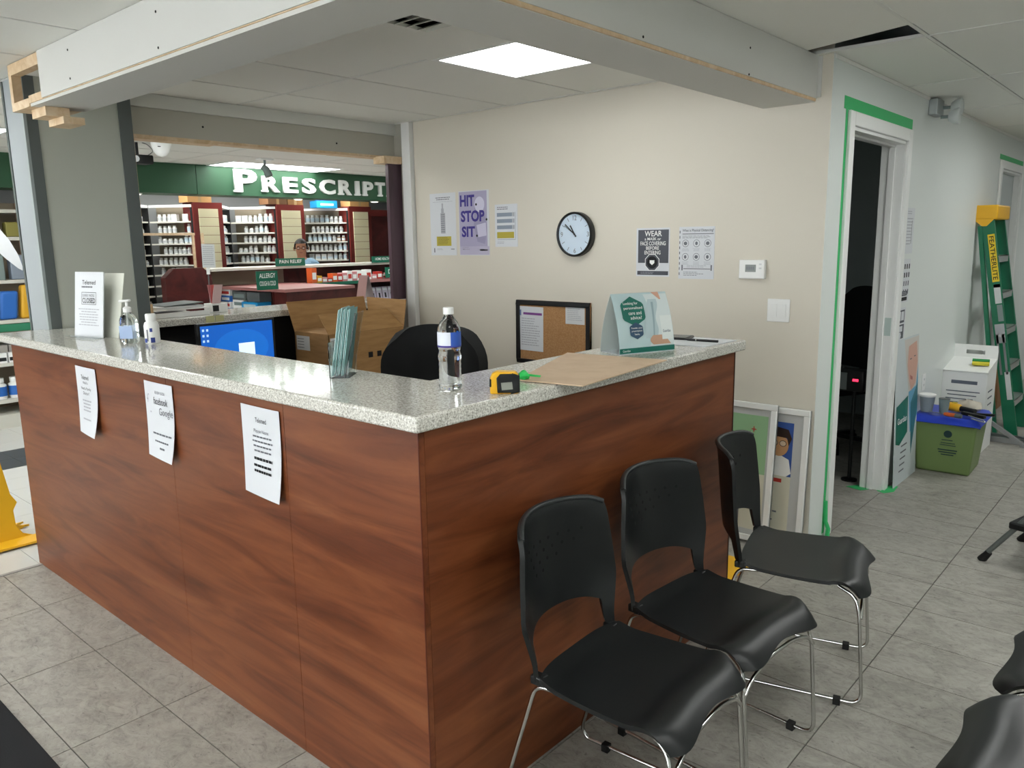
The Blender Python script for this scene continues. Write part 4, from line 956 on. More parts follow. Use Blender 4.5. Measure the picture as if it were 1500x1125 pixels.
MB().lathe([(.036, 0), (.05, .115), (.053, .118), (.049, .115), (.035, .004), (0, .003)], 24).build('cup', painted('smeared_grey_plastic', '#8f9a9c', .5, .6, 60), t, smooth=50); MB().lathe([(.0505, .105), (.054, .118), (.0505, .121)], 24).build('rim', WHITE, t, smooth=50)
t = thing('grey_tumbler', 'small grey cup between the paint cup and the flashlight', 'cup', (.165, 4.55, zt))
MB().lathe([(.026, 0), (.034, .1), (.032, .1), (.024, .004), (0, .003)], 20).build('cup', GREYB, t, smooth=50); MB().lathe([(.0345, .098), (.0355, .101), (.032, .1)], 20).build('rim', GREYT, t)
t = thing('flashlight', 'yellow and black flashlight lying on the blue lid', 'flashlight', (.25, 4.63, zt+.031), math.radians(-22))
MB().tube([(-.09, 0, 0), (-.08, 0, 0), (-.01, 0, -.002), (.0, 0, -.002)], [.026, .03, .028, .02], 16).build('head', YEL, t, smooth=50); MB().tube([(0, 0, -.002), (.1, 0, -.006)], .018, 14).build('grip', BLACK, t, smooth=50); MB().box(-.06, -.01, .028, -.03, .01, .033).build('switch', mat('amber_switch', '#d9c23a', .5), t)
t = thing('screwdriver', 'screwdriver with an orange handle at the front of the blue lid', 'screwdriver', (.20, 4.45, zt+.016), math.radians(-12))
MB().tube([(-.01, 0, 0), (.01, 0, 0), (.05, 0, 0), (.06, 0, 0)], [.01, .014, .013, .015], 10).build('handle', ORANGE, t, smooth=50); MB().cyl((.06, 0, 0), (.1, 0, 0), .014, n=10).build('handle_end', GREYT, t, smooth=50); MB().cyl((-.11, 0, 0), (-.01, 0, 0), .003, n=8).build('shaft', STEEL, t)
t = thing('caulking_gun', 'black handled tool with a bent wire across the lid end', 'tool', (.335, 4.50, zt+.022), math.radians(-25))
MB().bar((-.06, 0, 0), (.10, 0, 0), .03, .022).build('body', BLACK, t, bevel=.005); MB().tube(fillet([(.0, -.02, -.005), (.12, -.04, -.01), (.14, -.05, -.02), (.05, -.06, -.012)], .02), .004, 8).build('wire', CHROME, t, smooth=60); MB().bar((.02, .02, .005), (.13, .05, .015), .022, .016).build('trigger', BLACK, t, bevel=.004)
b = MB().lathe([(0, 0), (.07, .004), (.085, .02), (.06, .045), (.0, .06)], 14)
for p in b.v: p += Vector((random.uniform(-.018, .018), random.uniform(-.018, .018), random.uniform(-.003, .02)))
o = b.build('work_gloves', painted('dirty_white_cloth', '#b9b3a6', .9, .6, 80), smooth=80); o.location = (.27, 4.74, zt+.0); tag(o, 'crumpled off-white work gloves heaped at the back of the blue lid', 'gloves')
# white carton with handle flap
t = thing('shipping_box', 'white printed carton with a raised handle flap behind the green bin', 'box', (.15, 5.36, 0))
MB().add([(-.155, -.16, 0), (.14, -.16, 0), (.14, .16, 0), (-.155, .16, 0), (-.155, -.16, .60), (.14, -.16, .60), (.14, .16, .66), (-.155, .16, .66)], [(0,3,2,1),(4,5,6,7),(0,1,5,4),(1,2,6,5),(2,3,7,6),(3,0,4,7)]).build('body', WHITE, t)
MB().obox((-.0075, -.165, .595), (.155, 0, 0), (0, .012, -.004), (0, .002, .003)).build('lid_lip', WHITE, t)
fr = ((0, .158, .655), (1, 0, 0), (0, .05, 1), (0, -1, .05)); b = MB()
b.prism([(-.155, 0), (.14, 0), (.14, .03), (-.155, .03)], 0, .004, fr=fr); b.prism([(-.155, .03), (-.07, .03), (-.07, .06), (-.155, .06)], 0, .004, fr=fr); b.prism([(.055, .03), (.14, .03), (.14, .06), (.055, .06)], 0, .004, fr=fr); b.prism([(-.155, .06), (.14, .06), (.135, .10), (-.15, .10)], 0, .004, fr=fr)
b.build('handle_flap', WHITE, t)
b = MB(); b.box(-.09, -.1615, .50, .08, -.1605, .525)
for k in range(4): b.box(-.12+.01*(k % 2), -.1615, .44-.028*k, .10-.02*(k % 3), -.1605, .447-.028*k)
for k in range(3): b.box(.1405, -.1+.01*k, .44-.05*k, .1415, .05, .45-.05*k)
b.build('print', mat('grey_carton_print', '#5f6672', .6), t)
t = thing('sponge', 'green and yellow sponge lying on top of the white carton', 'sponge', (.215, 5.335, .632), .15); MB().obox((0, 0, .012), (.055, 0, 0), (0, .03, .006), (0, -.002, .01)).build('foam', mat('yellow_foam', '#d3c640', .9), t, bevel=.004); MB().obox((0, .02, .029), (.055, 0, 0), (0, .02, .004), (0, -.001, .005)).build('scourer', mat('green_scourer', '#2f8a4c', .9), t)
# step ladder
def ladder():
    t = thing('step_ladder', 'tall green step ladder with a yellow top leaning on the grey wall', 'ladder', (.37, 6.1, 0))
    ya, yb = 5.86, 6.30
    bot, top = Vector((.375, 0, 0)), Vector((.075, 0, 1.70))
    d_ = (top-bot).normalized(); n_ = Vector((d_.z, 0, -d_.x))
    for y in (ya, yb):
        s_ = 1 if y == ya else -1
        b = MB()
        b.obox((bot+top)/2+Vector((0, y, 0)), n_*.042, Vector((0, .003, 0)), d_*(top-bot).length/2)
        b.obox((bot+top)/2+Vector((0, y+s_*.012, 0))+n_*.040, n_*.003, Vector((0, .014, 0)), d_*(top-bot).length/2)
        b.obox((bot+top)/2+Vector((0, y+s_*.012, 0))-n_*.040, n_*.003, Vector((0, .014, 0)), d_*(top-bot).length/2)
        b.build('rail', LADG, t, world=True)
        q0 = bot+Vector((-.11, y+s_*.0, 0.0)); q1 = top+Vector((-.045, y, -.06))
        MB().bar(q0, q1, .028, .045, ref=(0, 1, 0)).build('rear_rail', LADG, t, world=True)
    for k in range(5):
        p = bot+(top-bot)*(.17+.165*k)
        b = MB(); b.box(p.x-.03, ya+.004, p.z-.004, p.x+.045, yb-.004, p.z); b.box(p.x+.041, ya+.004, p.z-.05, p.x+.045, yb-.004, p.z); b.build('step', mat('pale_aluminium', '#b9bdbb', .35, .6), t, world=True)
    cp = MB(); cp.box(-.045, ya-.02, 1.69, .145, yb+.02, 1.80); cp.build('top_cap', YEL, t, world=True, bevel=.012, seg=3)
    MB().prism([(-.03, 1.70), (.13, 1.70), (.075, 1.64), (.045, 1.64)], ya-.016, ya-.006, fr=((0, 0, 0), (1, 0, 0), (0, 0, 1), (0, 1, 0))).build('cap_skirt', YEL, t, world=True)
    # stickers on the near rail
    o_ = bot+(top-bot)*.70-n_*.03+Vector((0, ya-.0036, 0))
    r = t; M = frame_m(o_, n_, d_)
    def stk(z0, z1, a, c, mt, nm='sticker'):
        p0 = bot+d_*z0+Vector((0, ya-.0042, 0)); mb = MB(); mb.obox(bot+d_*(z0+z1)/2+n_*(a+c)/2+Vector((0, ya-.0036, 0)), n_*(c-a)/2, Vector((0, .0006, 0)), d_*(z1-z0)/2); return mb.build(nm, mt, t, world=True)
    stk(1.23, 1.60, -.012, .036, YELS); stk(1.06, 1.21, -.008, .036, PAPERD); stk(.92, 1.05, .0, .036, GREYB); stk(1.185, 1.21, -.008, .036, REDB); stk(.3, .52, .002, .038, PAPERD); stk(.75, .9, -.03, .035, STEEL, 'spreader_bracket')
    for a in (-.02, .02): stk(.5, .82, a-.008, a+.008, STEEL, 'spreader_arm')
    T = Matrix.Identity(4); o_ = bot+d_*1.24-n_*.004+Vector((0, ya-.0046, 0))
    return t, bot, d_, n_, ya
LT, lb_, ld_, ln_, lya = ladder()
# lettering down the yellow sticker: stored as a text part in the ladder's own frame
LTXT = (LT, lb_, ld_, ln_, lya)
# folded metal stand on the floor
t = thing('metal_stand', 'grey folded metal stand lying on the floor under the ladder', 'stand', (.45, 5.75, 0))
for y in (5.62, 5.72): MB().box(.16, y, .002, .75, y+.03, .045).build('rail', STEEL, t, world=True)
MB().bar((.22, 5.56, .20), (.50, 5.56, .02), .022, .03).build('leg', STEEL, t, world=True); MB().tube([(.2, 5.56, .2), (.24, 5.54, .22), (.3, 5.55, .215)], .008, 8).build('handle', CHROME, t, world=True, smooth=60)
MB().box(.48, 5.545, .002, .6, 5.575, .02).build('foot', STEEL, t, world=True)
o = MB().obox((.05, 7.0+.05, .55), (.012, 0, 0), (0, .10, 0), (-.02, 0, .55)).build('wood_plank', grained('brown_plank', [(.3, '#7d5a3c'), (.7, '#a37d57')], (5, 5, .8), .7, 3, 4, .5)); tag(o, 'brown wooden plank leaning on the wall past the ladder', 'plank')
# small step stool at the right edge
t = thing('step_stool', 'folding metal step stool with black treads at the right edge', 'step stool', (.725, 3.02, 0), math.radians(-14))
ALU = mat('grey_alu', '#6f7573', .4, .5)
for y in (0, .42):
    for x, s_ in ((0, -1), (.72, 1)):
        lg = MB().tube([(x, y, .03), (.42, y, .62)], .0125, 10).build('leg', ALU, t, smooth=60)
        MB().tube([(x+s_*.012, y, .0), (x-s_*.02, y, .05)], [.021, .016], 10).build('foot', RUBBER, lg, smooth=60)
MB().box(.10, -.02, .2, .34, .44, .235).build('tread', BLACK, t, bevel=.008); MB().box(.30, -.02, .44, .54, .44, .475).build('tread', BLACK, t, bevel=.008)
# yellow object behind the counter end
t = thing('caution_sign', 'yellow plastic base peeking out past the end of the counter', 'caution sign', (-.33, 2.02, 0))
MB().shell(lambda a, c: Vector(((a-.5)*.42, (c-.5)*.5, .012+.03*math.sin(a*PI)*math.sin(c*PI))), 10, 10, .01).build('base', YEL, t, smooth=60)
MB().box(-.16, -.15, .02, -.14, .15, .5).build('panel', YEL, t, bevel=.006)

# things seen through the doorway
p = hit(1236, 557, 'y', 3.95)
t = thing('laser_level', 'black laser level with a red light on a thin pole in the doorway', 'laser level', (-.23, 3.95, 0))
zl = p.z
MB().cyl((0, 0, .0), (0, 0, zl-.05), .012, n=10).build('pole', BLACK, t, smooth=50); MB().box(-.09, -.05, zl-.06, .07, .05, zl+.08).build('body', BLACK, t, bevel=.012); MB().box(.0, -.052, zl+.008, .035, -.05, zl+.024).build('display', REDLED, t); MB().box(-.08, -.054, zl-.05, -.035, -.05, zl+.06).build('grip_strip', GREYT, t)
MB().box(-.12, -.02, zl-.02, -.09, .02, zl+.1).build('bracket', BLACKM, t); MB().lathe([(.05, 0), (.05, .01), (.0, .02)], 14).build('foot', BLACK, t)
oc = [o for o in bpy.data.objects if o.name == 'office_chair'][0]
c = copytree(oc, Matrix.Translation((-.62, 4.75, 0)) @ Matrix.Rotation(math.radians(150), 4, 'Z')); tag(c, 'black office chair in the dark room beyond the doorway', 'office chair')
t = thing('desk', 'pale desk standing in the dark room beyond the doorway', 'desk', (-1.3, 5.5, 0)); MB().box(-.9, -.35, .72, .9, .35, .75).build('top', DRYW, t)
for x in (-.85, .85): MB().box(x-.02, -.33, 0, x+.02, .33, .72).build('side', DRYW, t)
s = sheet('picture_frame', 'small dark picture on the wall of the dark room', 'picture', Vector((-1.55, 5.995, 1.1)), (1, 0, 0), (0, 0, 1), .3, .36, BLACK, .02, part='frame'); rects(s, [(.06, .06, .24, .3)], GREYT, .0205)

# entrance mat and wet floor sign
o = MB().prism([(-3.4, -.545), (.6, -.545), (.6, -2.2), (-3.4, -2.2)], .0005, .009).build('door_mat', MATC); tag(o, 'charcoal floor mat at the lower left corner', 'mat')
t = thing('wet_floor_sign', 'yellow folding wet floor sign beyond the left end of the counter', 'floor sign', (-3.45, -.06, 0))
pl = [(-.17, 0), (-.19, .012), (-.11, .05), (-.085, .1), (-.085, .18), (-.11, .22), (-.085, .27), (-.05, .6), (.05, .6), (.085, .27), (.11, .22), (.085, .18), (.085, .1), (.11, .05), (.19, .012), (.17, 0)]
for s_ in (-1, 1):
    fr = ((s_*.12, 0, 0), (0, 1, 0), (-s_*.18, 0, 1), (1, 0, 0)); MB().prism(pl, -.006, .006, fr=fr).build('panel', YEL, t, bevel=.004)
    MB().prism(disc(0, .3, .035), .0062, .0068, fr=fr).build('symbol', INK, t)
    MB().shell(lambda a, c: Vector((s_*(.12+.10*c), (a-.5)*.42*(1-.25*math.sin(c*PI)), .018-.008*c)), 8, 4, .012).build('foot', YEL, t, smooth=60)
MB().tube([(0, -.04, .6), (0, -.02, .64), (0, .02, .64), (0, .04, .6)], .01, 8).build('handle', YEL, t, smooth=60)

# ================================================================== SHOP SHELVES (left edge)
t = thing('shop_shelf', 'retail shelving with pale shelves seen left of the grey pillar', 'shelving', (-6.75, .3, 0))
MB().box(-7.05, -1.2, 0, -7.0, 1.35, 2.0).build('back_panel', BEIGE, t, world=True)
MB().box(-7.0, -1.2, 0, -6.55, 1.33, .12).build('plinth', SHELFW, t, world=True)
for k, z in enumerate((.22, .55, .93, 1.28, 1.66, 1.9)): MB().box(-7.0, -1.2, z, -6.58+(.0 if k < 3 else -.08), 1.33, z+.03).build('shelf', SHELFW, t, world=True)
MB().box(-7.0, 1.33, 0, -6.6, 1.36, 2.0).build('end_panel', grained('maple_panel', [(.3, '#8f6a4e'), (.7, '#a37c5c')], (4, 4, .8), .5, 2, 4, .6), t, world=True)
MB().box(-6.585, -1.2, .86, -6.57, 1.33, .925).build('price_strip', mat('green_strip', '#2f7a5a', .5), t, world=True)
def bottle_mesh(nm, r, h, cm, lm, cap=None):
    b = MB().lathe([(r*.9, 0), (r, .1*h), (r, .68*h), (r*.6, .76*h), (r*.6, .8*h)], 10, m=0); b.lathe([(r*.72, .78*h), (r*.72, h)], 10, m=1); b.lathe([(r*1.02, .15*h), (r*1.02, .6*h)], 10, m=2)
    return b.mesh(nm, [cm, cap or cm, lm], smooth=40)
def carton_mesh(nm, w_, d_, h, cm, lm):
    b = MB().box(-d_/2, -w_/2, 0, d_/2, w_/2, h); b.box(d_/2, -w_*.42, h*.2, d_/2+.0008, w_*.42, h*.55, 1); return b.mesh(nm, [cm, lm])
jug = bottle_mesh('bottle', .055, .19, WHITE, BLUEB)
for k in range(9):
    o = link('cleaner_bottle', jug); o.location = (-6.68, .18+.125*k, .25); tag(o, 'white bottle with a blue label on the lowest shop shelf', 'bottle', 'white and blue bottles on the lowest shop shelf')
box_w = carton_mesh('carton', .16, .12, .14, mat('pale_carton', '#c9c4bd', .6), INKL)
for k in range(6):
    o = link('carton', box_w); o.location = (-6.83, .3+.17*k, .581); tag(o, 'pale carton on the shop shelf above the white bottles', 'carton', 'pale cartons on the shop shelf')
spec = [(AMBER, 'yellow bag-like pack standing at the end of the middle shop shelf', .12, .3, 1.24), (BLUEB, 'blue pack beside the yellow pack on the middle shop shelf', .14, .25, 1.08), (mat('peach_pack', '#c98f6b', .6), 'peach coloured pack left of the blue pack on the shop shelf', .13, .14, .92)]
for (mt_, lb, w_, h, y) in spec:
    o = MB().obox((-6.68, y, .962+h/2), (.05, 0, 0), (0, w_/2, 0), (0, .015, h/2)).build('pack', mt_, None, bevel=.02); tag(o, lb, 'pack')
for k in range(5):
    o = MB().box(-6.8, .35+.2*k, 1.311, -6.7, .35+.2*k+.15, 1.311+.22).build('pack', [GREYB, SLATE, NAVYP][k % 3], None, bevel=.008); tag(o, '%s pack on the upper shop shelf, %s from the left' % (['grey green', 'pale slate', 'dark blue'][k % 3], ['first', 'second', 'third', 'fourth', 'fifth'][k]), 'pack')
for k in range(5):
    o = MB().box(-6.8, .35+.2*k, 1.691, -6.7, .35+.2*k+.16, 1.691+.13).build('pack', [mat('olive_pack', '#8a8344', .6), mat('brown_pack', '#5d4a3a', .6)][k % 2], None, bevel=.008); tag(o, '%s pack near the top of the shop shelf, %s from the left' % (['olive', 'brown'][k % 2], ['first', 'second', 'third', 'fourth', 'fifth'][k]), 'pack')
small = carton_mesh('carton', .07, .06, .09, WHITE, INK)
for k in range(8):
    o = link('carton', small); o.location = (-6.66, .62+.085*k, .96-.93+.55+.0+.03); o.location.z = .58+.0; o.location.x = -6.62; o.location.z = .581
    tag(o, 'small white and black carton under the green price strip of the shop shelf', 'carton', 'small cartons on the shop shelf')
t = thing('reflection_arc', 'white curved band standing in for a reflection in front of the shop shelf', 'reflection_arc', (-5.6, .62, 1.2))  # arc of reflected light modelled as a solid band; its wire is added
up_ = [hit(x, y, 'x', -5.6) for x, y in ((-60, 312), (-25, 318), (0, 336), (14, 352), (27, 374), (33, 390))]
lo_ = [hit(x, y, 'x', -5.6) for x, y in ((-60, 345), (-25, 352), (0, 371), (10, 380), (27, 393), (33, 396))]
MB().shell(lambda a, c: (lo_ if c < .5 else up_)[round(a*5)], 5, 1, .006).build('band', PAPER, t, smooth=50, world=True)
MB().cyl((-5.605, up_[1].y, up_[1].z-.02), (-5.605, up_[1].y, ZC), .003, n=6).build('wire', STEEL, t, world=True)

# ================================================================== DISPENSARY
fa = setting('trim_3', 'green fascia above the dispensary and the shop shelves', (XF, 2, 2.1))
MB().box(-6.95, -3, 2.115, XF, 2.92, ZC).build('fascia_board', FASC, fa, world=True); MB().box(-6.95, 2.924, 2.115, XF+.004, 7.5, ZC).build('fascia_board', FASC, fa, world=True)
for k, (px, py) in enumerate(((215, 282), (458, 290), (555, 295))):
    p = hit(px, py, 'z', 2.11); o = thing('downlight', ['small lit downlight under the fascia, left of the lettering', 'small lit downlight under the middle letters of the fascia', 'small lit downlight under the last letters of the fascia'][k], 'light', (-6.78, p.y, 2.1149))
    MB().lathe([(.05, -.012), (.06, 0)], 16).build('trim_ring', WHITE, o); MB().lathe([(.042, -.013), (.042, -.010)], 16).build('lens', LAMPS, o)
t = thing('sign_lettering', 'raised white letters spelling PRESCRIPTIONS on the green fascia', 'sign', M=frame_m(Vector((XF+.004, 0, 0)), (0, 1, 0), (0, 0, 1)))
zl0, zl1 = hit(395, 281.6, 'x', XF).z, hit(395, 258.4, 'x', XF).z
for (c_, a, e) in (('P', 342.4, 375.2), ('R', 383, 408), ('E', 413.6, 434.4), ('S', 441.6, 460.8), ('C', 467, 489), ('R', 495, 513), ('I', 519, 524.5), ('P', 530, 544.5), ('T', 548, 561.7), ('I', 566, 571), ('O', 575, 590), ('N', 595, 609), ('S', 614, 626)):
    y0, y1 = hit(a, 275, 'x', XF).y, hit(e, 275, 'x', XF).y
    big = c_ == 'P' and a < 350
    txt(t, c_, (y0, zl0-(.012 if big else 0), y1, zl1+(.058 if big else 0)), mat('letter_white', '#e3e6e3', .5), .016, .035, 'letter', .03)
    if c_ in 'PRIT': # small foot and head serifs
        q = .012; h0 = zl0-(.012 if big else 0)
        MB().box(y0-q if c_ != 'T' else (y0+y1)/2-.035, h0, .001, (y0+.065) if c_ in 'PR' else (y1+q if c_ == 'I' else (y0+y1)/2+.035), h0+.02, .03).build('serif', MT['letter_white'], t)
# ceiling devices of the dispensary
t = thing('dome_camera', 'white dome camera on the ceiling beyond the header', 'camera', (-4.93, 1.785, ZC)); MB().lathe([(.0, -.13), (.035, -.12), (.06, -.09), (.075, -.04), (.08, 0)], 24).build('dome', WHITE, t, smooth=60); MB().lathe([(.0, -.132), (.012, -.13), (.014, -.126)], 12, (.05, -.04, .07)).build('lens', BLACK, t)
t = thing('projector', 'small black projector hanging from the dispensary ceiling', 'projector', (-5.2, 1.71, ZC)); MB().cyl((0, 0, -.1), (0, 0, 0), .012, n=8).build('rod', BLACK, t); MB().box(-.07, -.08, -.17, .07, .1, -.1).build('body', BLACK, t, bevel=.01); MB().cyl((.068, -.045, -.135), (.08, -.045, -.135), .025, n=16).build('lens', PAPER, t); MB().tube(fillet([(0, .08, -.1), (0, .14, -.06), (0, .09, -.01), (0, .05, 0)], .03), .003, 6).build('cable', INKG, t)
t = thing('track_spotlight', 'grey spotlight fixture hanging in front of the large P', 'light', (-5.68, 3.163, ZC)); MB().box(-.05, -.07, -.012, .05, .07, 0).build('plate', WHITE, t); MB().cyl((0, 0, -.1), (0, 0, 0), .012, n=8).build('stem', GREYB, t); MB().tube([(0, -.03, -.07), (.02, 0, -.1), (.04, .015, -.17)], [.03, .034, .04], 12).build('head', GREYB, t, smooth=60)

# shelving bays (V-shaped in plan) with slatwall columns
COLS = [(3.471, 3.848), (4.608, 5.024), (5.769, 6.158)]; XCOL = -7.8
for k, (a, e) in enumerate(COLS):
    t = thing('slatwall_column', '%s maroon column faced with cream slatwall in the dispensary' % ['left', 'middle', 'right'][k], 'column', (XCOL, (a+e)/2, 0))
    MB().box(XCOL-.25, a, 0, XCOL, e, 2.10).build('core', MAROON2, t, world=True)
    for j in range(9):
        z1_ = 2.025-.105*j; MB().box(XCOL, a+.065, z1_-.1, XCOL+.014, e-.065, z1_).build('slat', SLATW, t, world=True)
wall_units = []
troughs = [3.162, 4.226, 5.296]
pts = [(XCOL-.02, 2.62), (-8.3, troughs[0]), (XCOL-.02, COLS[0][0]), None, (XCOL-.02, COLS[0][1]), (-8.3, troughs[1]), (XCOL-.02, COLS[1][0]), None, (XCOL-.02, COLS[1][1]), (-8.3, troughs[2]), (XCOL-.02, COLS[2][0])]
ORD = ['leftmost', 'second', 'third', 'fourth', 'fifth', 'rightmost']; ui = 0
ZS = [1.881, 1.745, 1.618, 1.489, 1.361, 1.24, 1.11, .989, .86]
SN = ['top', 'second', 'third', 'fourth', 'fifth', 'sixth', 'seventh', 'eighth', 'ninth']
BT = mat('pale_bottle', '#d5d6d3', .5); BT2 = mat('blue_tint_bottle', '#b9cbd6', .5); LBM = mat('pale_label2', '#b3b6b8', .6); BRN = mat('amber_tint_bottle', '#b8855c', .5)
kinds = [('pill_bottle', bottle_mesh('pill_bottle', .026, .085, BT, LBM), 'white pill bottle', .060), ('tall_bottle', bottle_mesh('tall_bottle', .028, .105, BT, BT2), 'tall white bottle', .064), ('medicine_carton', carton_mesh('medicine_carton', .07, .06, .085, BT, BT2), 'pale medicine carton', .08), ('small_jar', bottle_mesh('small_jar', .03, .06, BT, LBM), 'small white jar', .068), ('brown_bottle', bottle_mesh('brown_bottle', .026, .08, BRN, BT, WHITE), 'brown medicine bottle', .06), ('blue_carton', carton_mesh('blue_carton', .075, .06, .075, BT2, BT), 'pale blue medicine carton', .085)]
for i in range(len(pts)-1):
    if pts[i] is None or pts[i+1] is None: continue
    A, B = Vector((*pts[i], 0)), Vector((*pts[i+1], 0)); L_ = (B-A).length; u_ = (B-A)/L_; n_ = Vector((u_.y, -u_.x, 0))
    M = Matrix.Identity(4)
    for q in range(3): M[q][0] = n_[q]; M[q][1] = u_[q]; M[q][2] = (0, 0, 1)[q]; M[q][3] = A[q]
    t = thing('shelving_unit', '%s dispensary shelving unit of medicine bottles' % (ORD[ui]+(' from left' if ui not in (0, 5) else '')), 'shelving', M=M)
    MB().box(-.17, .005, .6, -.155, L_-.005, 2.06).build('back_panel', BEIGE, t); MB().box(-.02, .005, 2.045, .0, L_-.01, 2.075).build('light_bar', WHITE, t); MB().box(-.17, L_-.03, .6, .0, L_-.004, 2.04).build('upright', BLACKM, t)  # black colour of the end upright stands in for a dark gap
    nrow = 9 if ui < 2 else 5
    for r_ in range(nrow):
        z = ZS[r_]; MB().box(-.155, .005, z-.018, .0, L_-.035, z).build('shelf', SHELFW, t)
        y = .04+random.random()*.05
        if ui == 0: y = max(y, .25)
        run = None
        while y < L_-.09:
            if run is None or random.random() < .35: run = random.choices(kinds, [6, 4, 2.5, 2, .5, 1])[0]
            nm, me, kl, wd = run
            if random.random() < .07: y += .06; continue
            o = link(nm, me); p_ = M @ Vector((-.05-random.random()*.015, y+wd/2, z)); o.matrix_world = Matrix.Translation(p_) @ M.to_3x3().to_4x4()
            tag(o, '%s on the %s shelf of the %s dispensary shelving unit' % (kl, SN[r_], ORD[ui]), 'carton' if 'carton' in nm else ('jar' if 'jar' in nm else 'bottle'), '%ss, %s shelf, %s unit' % (kl, SN[r_], ORD[ui]))
            y += wd+random.random()*.008
    ui += 1
# cartons on top of the shelving
for (y0, y1, zt_, mt_, lb) in ((3.42, 3.72, 2.22, KRAFT, 'kraft carton lying on the left slatwall column'), (4.50, 4.78, 2.2, mat('dark_kraft', '#6d4c30', .8), 'dark brown carton on the middle slatwall column'), (4.79, 5.02, 2.2, mat('mid_kraft', '#8a6238', .8), 'mid brown carton on the middle slatwall column'), (5.80, 6.14, 2.23, KRAFT, 'light kraft carton on the right slatwall column')):
    t = thing('storage_carton', lb, 'box', (-7.92, (y0+y1)/2, 2.101)); MB().box(-.11, -(y1-y0)/2, 0, .11, (y1-y0)/2, zt_-2.101).build('body', mt_, t); MB().box(-.1105, -.02, .0, .1105, .02, zt_-2.1).build('tape', mat('packing_tape', '#a8895f', .4), t)
t = thing('storage_carton', 'blue carton on the shelving left of the right column', 'box', (-8.0, 5.5, 2.078)); MB().box(-.08, -.18, 0, .08, .16, .09).build('body', SKYB, t); MB().box(.0805, -.12, .03, .081, .1, .06).build('print', PALEB, t)
MB().box(-.075, -.1, .091, .075, .16, .14).build('lid', BLUEB, t)
# maroon panel right of the last column
sh = setting('trim_4', 'dark maroon wall panel at the right of the dispensary', (-7.8, 6.6, 0)); MB().box(-7.9, 6.16, 0, -7.84, 7.6, 2.06).build('panel', MAROON, sh, world=True); MB().box(-7.84, 6.16, 1.97, -7.82, 7.6, 2.06).build('rail', MAROON2, sh, world=True)
# dispensing counter with ledge
t = thing('dispensing_counter', 'long maroon dispensing counter with a pale ledge below the shelves', 'counter', (-6.75, 4.3, 0))
MB().box(-6.9, 2.98, 0, -6.8, 6.2, 1.31).build('front_panel', MAROON, t, world=True); MB().box(-7.0, 2.95, 1.315, -6.5, 6.2, 1.34).build('ledge', SHELFW, t, world=True)
MB().box(-6.8, 2.98, .9, -6.79, 4.0, 1.3).build('beige_panel', BEIGE, t, world=True)
t = thing('plexiglass_screen', 'clear acrylic screen with a wooden edge standing on the dispensing counter', 'screen', (-6.7, 4, 1.34)); MB().box(-6.705, 3.0, 1.341, -6.70, 6.1, 1.915).build('sheet', mat('thin_acrylic', '#ffffff', .02, trans=1, ior=1.05), t, world=True); MB().box(-6.71, 2.97, 1.341, -6.695, 3.0, 1.72).build('post', PINE, t, world=True)
t = thing('timber_frame', 'slim wooden screen frame in front of the leftmost shelving unit', 'frame', (-6.7, 2.6, 0)); MB().box(-6.71, 2.2, 1.695, -6.69, 2.9, 1.72).build('rail', PINE, t, world=True); MB().box(-6.71, 2.868, 0, -6.69, 2.892, 1.695).build('post', PINE, t, world=True); MB().box(-6.71, 2.18, 0, -6.69, 2.2, 1.72).build('post', PINE, t, world=True)
# end cabinet with curved maroon side seen left of the gondola
o = MB().prism([(2.45, 0), (2.95, 0), (2.95, 1.28), (2.86, 1.36), (2.55, 1.36), (2.45, 1.27)], -6.6, -6.5, fr=((0, 0, 0), (0, 1, 0), (0, 0, 1), (1, 0, 0))).build('side_cabinet', MAROON); tag(o, 'low maroon cabinet panel with cut corners below the leftmost shelves', 'cabinet')
def gsign(name, label, x, y0, y1, z0, z1, words):
    s = sheet(name, label, 'sign', Vector((x, y0, z0)), (0, 1, 0), (0, 0, 1), y1-y0, z1-z0, GSIGN, .012, part='board')
    n = len(words)
    for k, w_ in enumerate(words):
        hh = (z1-z0)/(n+.4); txt(s, w_, ((y1-y0)*.12, (z1-z0)-hh*(k+1)+hh*.12, (y1-y0)*.88, (z1-z0)-hh*(k+1)+hh*.72-.0), WHITE, .013, .01)
    return s
gsign('aisle_sign', 'green sign reading PAIN RELIEF in front of the seated man', -6.49, 3.713, 4.097, 1.342, 1.43, ['PAIN RELIEF'])
gsign('aisle_sign', 'green sign on the ledge in front of the right maroon panel', -6.49, 5.08, 5.5, 1.342, 1.42, ['HOME HEALTH CARE'])
gsign('aisle_sign', 'green sign reading ALLERGY COUGH and COLD on the mauve shelf', -5.45, 2.84, 3.07, 1.155, 1.335, ['ALLERGY', 'COUGH & COLD'])
s = gsign('aisle_sign', 'green sign cut off by the plum panel on the far product shelf', -6.18, 5.03, 5.4, 1.165, 1.29, ['DIGESTIVE'])
